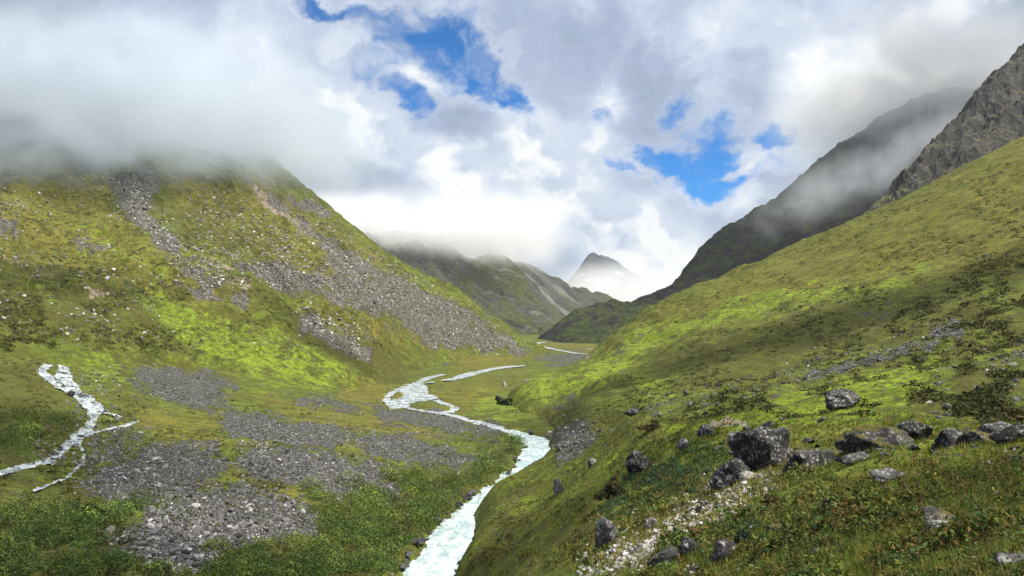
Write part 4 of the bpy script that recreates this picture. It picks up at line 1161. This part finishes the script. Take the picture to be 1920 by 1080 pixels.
# ------------------------------------------------------------------ plants
def leaf_clumps(x, y, z, rad, flat, nleaf, leaf, tint, r, jitter=.35):
    """domes of small leaves: returns vertices, quads, colours"""
    n = len(x); N = n * nleaf
    d = r.normal(size=(N, 3)); d /= np.linalg.norm(d, axis=1)[:, None]; d[:, 2] = np.abs(d[:, 2]) * 1.0 - .12
    ci = np.repeat(np.arange(n), nleaf)
    rr = rad[ci] * (1 - jitter * r.random(N) ** 1.5)
    # lobed outline
    ph = r.uniform(0, 6.28, n)[ci]; an = np.arctan2(d[:, 1], d[:, 0])
    rr = rr * (1 + .22 * np.sin(3 * an + ph) + .14 * np.sin(5 * an + 2 * ph))
    c = np.stack([x[ci], y[ci], z[ci]], -1) + d * rr[:, None] * np.stack([np.ones(N), np.ones(N), flat[ci]], -1)
    nr = d + r.normal(0, .55, (N, 3)); nr /= np.linalg.norm(nr, axis=1)[:, None]
    t1 = np.cross(nr, r.normal(size=(N, 3))); t1 /= np.linalg.norm(t1, axis=1)[:, None] + 1e-9
    t2 = np.cross(nr, t1)
    L = (leaf[ci] * np.exp(r.normal(0, .25, N)))[:, None]
    v = np.stack([c - t1 * L, c - t2 * L * .5, c + t1 * L, c + t2 * L * .5], 1)
    tn = tint[ci] * np.exp(r.normal(0, .28, N))[:, None]
    return v.reshape(-1, 3), np.arange(N * 4).reshape(N, 4), np.repeat(np.clip(tn, 0, .6), 4, 0)
def tufts(x, y, z, hgt, width, nb, tint, r, lean=.5):
    n = len(x); N = n * nb; ci = np.repeat(np.arange(n), nb)
    a = r.uniform(0, 6.28, N); rr = hgt[ci] * .22 * np.sqrt(r.random(N))
    b0 = np.stack([x[ci] + np.cos(a) * rr, y[ci] + np.sin(a) * rr, z[ci] - hgt[ci] * .1], -1)
    l = r.uniform(.05, lean, N); h = hgt[ci] * r.uniform(.6, 1.1, N)
    tip = b0 + np.stack([np.cos(a) * l * h, np.sin(a) * l * h, h], -1)
    w = np.stack([-np.sin(a), np.cos(a), np.zeros(N)], -1) * (width[ci] * .5)[:, None]
    v = np.stack([b0 - w, b0 + w, tip], 1)
    tn = tint[ci] * np.exp(r.normal(0, .22, N))[:, None]
    return v.reshape(-1, 3), np.arange(N * 3).reshape(N, 3), np.repeat(np.clip(tn, 0, .7), 3, 0)
def pick(table, n, r):
    t = np.array(table, float); return t[r.integers(0, len(t), n)] * np.exp(r.normal(0, .18, n))[:, None]
def ground_pts(surf, px, py, ymin, ymax):
    x, y, z = at(px, py, surf, ymin, ymax, 420); g = np.isfinite(y)
    return x[g], y[g], height(surf, x[g], y[g]), px[g], py[g]

r4 = np.random.default_rng(41)
SCRUB_T = [(.070, .110, .022), (.095, .135, .026), (.050, .088, .024), (.125, .155, .028), (.085, .110, .034)]
# waist-high scrub on the left bank
polys = [[(585, 935), (700, 905), (790, 895), (880, 860), (930, 822), (975, 815), (982, 850), (960, 868), (925, 890), (875, 920), (835, 955), (795, 995), (755, 1045), (735, 1085), (560, 1085), (450, 1085), (600, 1010)],
         [(-20, 950), (120, 945), (190, 990), (200, 1030), (260, 1070), (300, 1085), (-20, 1085)], [(110, 960), (230, 935), (300, 950), (250, 985), (160, 990)], [(390, 1040), (560, 1010), (640, 990), (560, 1085), (380, 1085)],
         [(130, 790), (190, 770), (200, 800), (150, 815)], [(-20, 770), (70, 780), (150, 740), (160, 790), (90, 850), (-20, 850)]]
X = []
for p_, n_ in zip(polys, (1500, 650, 170, 260, 50, 130)):
    px, py = sample_poly(p_, n_, r4, 12); X.append(np.stack([px, py], 1))
X = np.concatenate(X); k = gnoise(X[:, 0] / 60, X[:, 1] / 30, 15) + .35 * gnoise(X[:, 0] / 20, X[:, 1] / 10, 16) > -.06
x, y, z, px, py = ground_pts('floor', X[k, 0], X[k, 1], 30, 400)
keep = (water_distance(px, py) > 5) & (cascade_distance(px, py) > 9)
x, y, z = x[keep], y[keep], z[keep]
n = len(x); rad = np.exp(r4.uniform(math.log(.55), math.log(2.3), n)) * np.clip(y / 100, .75, 1.4)
co, fa, colr = leaf_clumps(x, y, z, rad, r4.uniform(.55, 1.1, n), 270, .045 + rad * .026, pick(SCRUB_T, n, r4) * np.exp(r4.normal(0, .38, n))[:, None], r4, .16)
o = mesh_obj('scrub', co, fa, M_LEAF, False, colr); tag(o, 'dense green dwarf scrub covering the left river bank', 'scrub', kind='stuff')
print('scrub', n)
# low shrubs and cushions over the slopes and the fan
parts = []
def cushions(surf, box, n, rmin, rmax, nl, tints, seed, thr=.0, ymin=8, ymax=900, lam=90):
    r = np.random.default_rng(seed)
    px = r.uniform(box[0], box[2], n * 2); py = r.uniform(box[1], box[3], n * 2)
    k = gnoise(px / lam, py / lam * 2, seed) + .5 * gnoise(px / lam * 3, py / lam * 6, seed + 1) > thr
    x, y, z, px, py = ground_pts(surf, px[k][:n], py[k][:n], ymin, ymax)
    sc = cover(x, y, z, surf)
    g = ((sc[0] < .35) | (r.random(len(x)) < .22)) & (sc[3] < .4) & (r.random(len(x)) > sc[1] * .85)
    if surf == 'floor': g &= (water_distance(px, py) > 4) & (cascade_distance(px, py) > 3)
    x, y, z = x[g], y[g], z[g]; m = len(x)
    rad = np.exp(r.uniform(math.log(rmin), math.log(rmax), m))
    parts.append(leaf_clumps(x, y, z, rad, r.uniform(.35, .75, m), nl, rad * .20, pick(tints, m, r), r))
DK = [(.028, .036, .010), (.040, .046, .012), (.050, .046, .014), (.060, .045, .016), (.035, .050, .012)]
OL = [(.085, .085, .018), (.11, .10, .022), (.065, .085, .016), (.12, .085, .025)]
cushions('right', (1060, 560, 1930, 800), 8000, .22, .8, 22, DK, 51, .0)
cushions('right', (1120, 270, 1930, 640), 6500, .4, 1.5, 18, DK + OL[:1], 52, .02)
cushions('right', (880, 700, 1350, 1080), 4200, .14, .5, 26, DK + OL, 53, -.05, 20)
cushions('left', (-40, 300, 760, 690), 9000, .5, 1.7, 16, DK + OL[:1], 54, .0)
cushions('floor', (-40, 640, 1000, 1085), 8000, .2, .8, 20, DK + OL, 55, -.05, 30)
def joinc(parts):
    co = []; fa = []; cl = []; o = 0
    for c, f, t in parts:
        co.append(c); fa.append(f + o); cl.append(t); o += len(c)
    return np.concatenate(co), np.concatenate(fa), np.concatenate(cl)
co, fa, colr = joinc(parts)
o = mesh_obj('low_shrubs', co, fa, M_LEAF, False, colr); tag(o, 'low dark heath cushions dotted over the slopes and valley floor', 'heath', kind='stuff')
# dwarf rhododendron and heath right in front
parts = []
r5 = np.random.default_rng(61)
NEAR_T = [(.075, .095, .018), (.110, .115, .022), (.080, .130, .024), (.050, .085, .026), (.135, .130, .024), (.100, .066, .020)]
px = r5.uniform(1150, 2300, 12500); py = 880 + 300 * r5.random(12500) ** .7
k = gnoise(px / 120, py / 50, 5) + .4 * gnoise(px / 40, py / 18, 6) > -.16
x, y, z, px, py = ground_pts('right', px[k], py[k], 2.5, 120)
pe = poly_sd(px, py, PEBBLES) < 3
pe &= gnoise(x / 1.6, y / 1.6, 66) > -.30
x, y, z = x[pe], y[pe], z[pe]; n = len(x)
rad = np.exp(r5.uniform(math.log(.09), math.log(.26), n)) * np.clip(y / 14, .6, 1.8) * (1 + 1.3 * sstep(.12, .45, gnoise(x / 2.2, y / 2.2, 64)))
parts.append(leaf_clumps(x, y, z, rad, r5.uniform(.6, 1.0, n), 80, rad * .11, pick(NEAR_T, n, r5), r5, .5))
for poly, nn, tt in (([(1180, 900), (1270, 880), (1330, 900), (1290, 950), (1200, 980), (1150, 1010), (1130, 970)], 420, [(.028, .058, .026), (.034, .066, .028)]),
                     ([(1280, 850), (1370, 850), (1380, 890), (1300, 900)], 160, [(.05, .085, .02), (.06, .10, .022)]), ([(1350, 1000), (1420, 990), (1420, 1040), (1370, 1030)], 90, [(.03, .055, .025)])):
    px, py = sample_poly(poly, nn, r5, 8); x, y, z, px, py = ground_pts('right', px, py, 3, 200); n = len(x)
    rad = r5.uniform(.22, .5, n) * np.clip(y / 45, .6, 1.3)
    parts.append(leaf_clumps(x, y, z, rad, r5.uniform(.5, .8, n), 80, rad * .12, pick(tt, n, r5), r5, .5))
co, fa, colr = joinc(parts)
o = mesh_obj('heath', co, fa, M_LEAF, False, colr); tag(o, 'knee-high mixed heath and dwarf rhododendron in the right foreground', 'heath', kind='stuff')
# grass
parts = []
GR_T = [(.15, .17, .024), (.19, .19, .030), (.11, .165, .020), (.24, .21, .05), (.085, .15, .018)]
px = r5.uniform(1000, 2300, 26000); py = 800 + 350 * r5.random(26000)
k = (gnoise(px / 90, py / 40, 25) > -.30) & ~((py > 905) & (gnoise(px / 120, py / 50, 5) + .4 * gnoise(px / 40, py / 18, 6) > .02) & (r5.random(len(px)) < .45 + .5 * sstep(.02, .3, gnoise(px / 120, py / 50, 5))))
x, y, z, px, py = ground_pts('right', px[k], py[k], 3, 260)
n = len(x)
parts.append(tufts(x, y, z, r5.uniform(.09, .22, n) * np.clip(y / 18, .7, 1.5), np.clip(y * .0011, .008, .06), 8, pick(GR_T, n, r5), r5, .7))
px = r5.uniform(1100, 1450, 3000); py = r5.uniform(900, 1080, 3000)
k = np.abs(poly_sd(px, py, PEBBLES)) < 22
x, y, z, px, py = ground_pts('right', px[k], py[k], 2.5, 120); n = len(x)
parts.append(tufts(x, y, z, r5.uniform(.2, .42, n), np.clip(y * .0009, .008, .05), 8, pick([(.30, .25, .09), (.25, .21, .06), (.19, .17, .04)], n, r5), r5, .6))
# dead stalks standing over the heath
px = r5.uniform(1150, 2300, 1200); py = r5.uniform(890, 1120, 1200)
x, y, z, px, py = ground_pts('right', px, py, 3, 120); n = len(x)
parts.append(tufts(x, y, z, r5.uniform(.22, .5, n) * np.clip(y / 14, .7, 1.4), np.clip(y * .0008, .006, .03), 3, pick([(.34, .28, .13), (.26, .20, .08), (.18, .12, .05)], n, r5), r5, .45))
# grass and leaves grown up round the boulders
for bx, by, bw, bd, sf in BASES:
    if sf != 'right': continue
    m = 70; a = r5.uniform(0, 6.28, m); q = r5.uniform(.42, .62, m)
    x = bx + np.cos(a) * q * bw; y = by + np.sin(a) * q * bd
    parts.append(tufts(x, y, height('right', x, y), r5.uniform(.10, .24, m) * np.clip(by / 22, .7, 1.6), np.full(m, max(.008, by * .0011)), 8, pick(GR_T, m, r5) * .8, r5, .7))
co, fa, colr = joinc(parts)
o = mesh_obj('grass', co, fa, M_BLADE, False, colr); tag(o, 'long olive and straw grass on the near slope', 'grass', kind='stuff')
print('near', n)
# single bushes that stand out
def bush(px, py, w, h, label, tints, seed, leaf=.07, n=26, surf='right', nl=130):
    r = np.random.default_rng(seed)
    x, y, z = at([px], [py], surf, 4, 400, 500); x, y = float(x[0]), float(y[0]); W = w / F * y; H = h / F * y
    bx = r.normal(0, .30, n) * W * .8; by = r.normal(0, .28, n) * W * .8
    bz = np.abs(r.normal(0, .4, n)) * H * np.exp(-(bx ** 2 + by ** 2) / (W * W * .18))
    rad = r.uniform(.16, .28, n) * W
    co, fa, colr = leaf_clumps(bx, by, bz, rad, np.full(n, min(1.2, H / W * 1.0)), nl, np.full(n, leaf * W), pick(tints, n, r), r, .6)
    # woody stems under the leaves
    o = mesh_obj('bush', co, fa, M_LEAF, False, colr)
    zz = float(height(surf, [x], [y])[0]); o.location = (x, y, zz)
    return tag(o, label, 'bush')
bush(1152, 958, 46, 56, 'dark brown rounded bush on the green slope above the grey boulder', [(.030, .026, .012), (.045, .034, .016)], 1, .045)
bush(1350, 1058, 44, 30, 'bright green fern-like cushion near the bottom border', [(.05, .11, .03), (.06, .13, .035)], 2, .05)
bush(1392, 1040, 40, 34, 'blue-green rhododendron cushion right of the white gravel', [(.035, .06, .035), (.045, .07, .04)], 3, .06)
bush(955, 765, 36, 22, 'dark green bush at the left foot of the green knoll', [(.035, .055, .018), (.045, .065, .02)], 4, .07, 20)
bush(165, 966, 70, 26, 'dark round scrub bush at the edge of the left stone field', [(.035, .055, .013), (.045, .065, .015)], 5, .05, 30, 'floor')
bush(1225, 826, 36, 18, 'brown heath bush on the lip of the bench', [(.06, .045, .018), (.05, .05, .015)], 6, .07, 16)
bush(1448, 958, 40, 20, 'dark brown heath cushion below the leaning slab', [(.05, .042, .016), (.06, .05, .02)], 7, .06, 18)
bush(1686, 945, 36, 22, 'dark brown heath cushion below the grey slab', [(.045, .035, .016), (.06, .045, .02)], 8, .06, 18)

# ------------------------------------------------------------------ air: haze, mist on the mountains, added shade clouds overhead
def volume_material(name, density, color=(1, 1, 1), aniso=.2):
    m = bpy.data.materials.new(name); m.use_nodes = True
    t = NT(m.node_tree); t.n.clear()
    out = t.new('ShaderNodeOutputMaterial'); v = t.new('ShaderNodeVolumePrincipled')
    v.inputs['Color'].default_value = (*color, 1); v.inputs['Anisotropy'].default_value = aniso
    t.l.new(v.outputs[0], out.inputs['Volume'])
    if not callable(density): v.inputs['Density'].default_value = density
    else: t.put(v.inputs['Density'], density(t))
    return m
def box(name, lo, hi, mat):
    v = np.array([(x, y, z) for x in (0, 1) for y in (0, 1) for z in (0, 1)], float) - .5
    f = np.array([(0, 1, 3, 2), (4, 6, 7, 5), (0, 4, 5, 1), (2, 3, 7, 6), (0, 2, 6, 4), (1, 5, 7, 3)])
    lo, hi = np.array(lo, float), np.array(hi, float)
    o = mesh_obj(name, v * (hi - lo), f, mat); o.location = (lo + hi) / 2
    return o
def mist(name, label, lo, hi, dens, base, top, nscale, thr, seed, axis=None, color=(1, 1, 1), cap=None, capn=60.0):
    """a bank of mist: wisps from noise, thin at the sides, thinning downwards between base and top (metres)"""
    lo_, hi_ = np.array(lo, float), np.array(hi, float); c = (lo_ + hi_) / 2; half = (hi_ - lo_) / 2
    def density(t):
        P = position(t)
        q = t.vmath('SUBTRACT', P, tuple(c))
        qn = t.vmath('DIVIDE', q, tuple(half))
        sep = t.new('ShaderNodeSeparateXYZ'); t.l.new(qn, sep.inputs[0])
        ex = t.ramp(t.math('ABSOLUTE', sep.outputs[0]), 1.0, .45)
        ey = t.ramp(t.math('ABSOLUTE', sep.outputs[1]), 1.0, .5)
        sz = t.new('ShaderNodeSeparateXYZ'); t.l.new(P, sz.inputs[0])
        n = t.noise(t.vmath('ADD', P, (seed * 37.0, seed * 91.0, 0)), nscale, 6, .6, .4)
        zz = sz.outputs[2]
        if axis is not None:        # the lower edge of the mist climbs with the slope
            zz = t.math('SUBTRACT', zz, t.math('ADD', t.math('MULTIPLY', t.math('SUBTRACT', sz.outputs[0], axis[0]), axis[1]), t.math('MULTIPLY', t.math('SUBTRACT', sz.outputs[1], axis[2]), axis[3])))
        ez = t.ramp(t.math('ADD', zz, t.math('MULTIPLY', t.math('SUBTRACT', n, .5), (top - base) * 1.6)), base, top)
        et = t.ramp(sep.outputs[2], 1.0, .5)
        if cap: et = t.math('MULTIPLY', et, t.ramp(t.math('ADD', zz, t.math('MULTIPLY', t.math('SUBTRACT', n, .5), capn)), cap + capn * .6, cap - capn * .3))
        nn = t.ramp(n, thr - .12, thr + .14)
        d = t.math('MULTIPLY', t.math('MULTIPLY', ex, ey), t.math('MULTIPLY', ez, et))
        return t.math('MULTIPLY', t.math('MULTIPLY', d, nn), dens)
    o = box(name, lo, hi, volume_material(name, density, color, .1))
    return tag(o, label, 'mist', kind='stuff')
mist('mist', 'grey cloud bank hiding the top of the left mountain', (-900, 400, 60), (-100, 860, 215), .042, 90, 142, .021, .44, 1, (-250, .02, 560, .12), (.80, .86, .92))
mist('mist', 'wisps drifting across the shaded mountain behind the crag', (300, 780, 60), (720, 1100, 330), .020, 112, 165, .019, .545, 2, (380, .42, 900, .02), (1, 1, 1), 175)
mist('mist', 'cloud clinging to the skyline of the shaded mountain', (520, 1200, 200), (1400, 1750, 600), .020, 252, 375, .010, .48, 3, (500, .30, 1350, 0))
mist('mist', 'cloud lying on the crest of the far ridge', (-700, 1350, 90), (160, 2300, 285), .015, 120, 185, .010, .45, 4)
mist('mist', 'cloud wrapped round the foot of the distant peak', (100, 3000, -40), (1500, 4700, 380), .0024, -40, 20, .0045, .42, 5, None, (1, 1, 1), 215, 190.0)

hz = box('haze', (-5000, -400, -120), (5000, 6500, 680), volume_material('haze', 4e-5, (.93, .96, 1.0), .3))
hz['kind'] = 'stuff'

SHADE_CLOUDS = [  # unseen clouds added to throw shade: shadow centre (x, y, ground z), size across and along, height above ground, half thickness
    ((32, 10, -5), (32, 16), 330, 14), ((90, 188, -4), (95, 32), 360, 19), ((-95, 110, -20), (52, 26), 350, 22), ((-36, 72, -25), (60, 10), 330, 18),
    ((-215, 300, 20), (80, 36), 400, 15), ((640, 1250, 200), (430, 330), 560, 36), ((-70, 330, 0), (36, 20), 420, 13),
    ((-480, 650, 180), (300, 200), 330, 42), ((470, 920, 180), (190, 150), 430, 30),
]
parts = []
r6 = np.random.default_rng(81)
for (cx_, cy_, cz_), (ra, rb), hh, th in SHADE_CLOUDS:
    v, f = ico(4)
    n = np.array([mnoise.fractal(Vector(p * 1.6 + cx_), 1.0, 2.0, 4) for p in v])
    v = v * (1 + .35 * n)[:, None]
    lens = 1.0 / (1 + 0.0)
    rad2 = np.clip(np.hypot(v[:, 0], v[:, 1]), 0, 1.3)
    v = v * np.array([ra * 1.12, rb * 1.12, th])
    v[:, 2] *= np.clip(1.15 - rad2 ** 2 * .8, .05, 1)
    off = np.array(SUN) * (hh / SUN.z)
    parts.append((v + np.array([cx_, cy_, cz_]) + off, f))
co, fa = join(parts)
o = mesh_obj('added_shade_clouds', co, fa, volume_material('added_shade_clouds', .020, (1, 1, 1), .3), True)
tag(o, 'unseen low clouds added overhead to shade parts of the valley', 'cloud', kind='stuff')
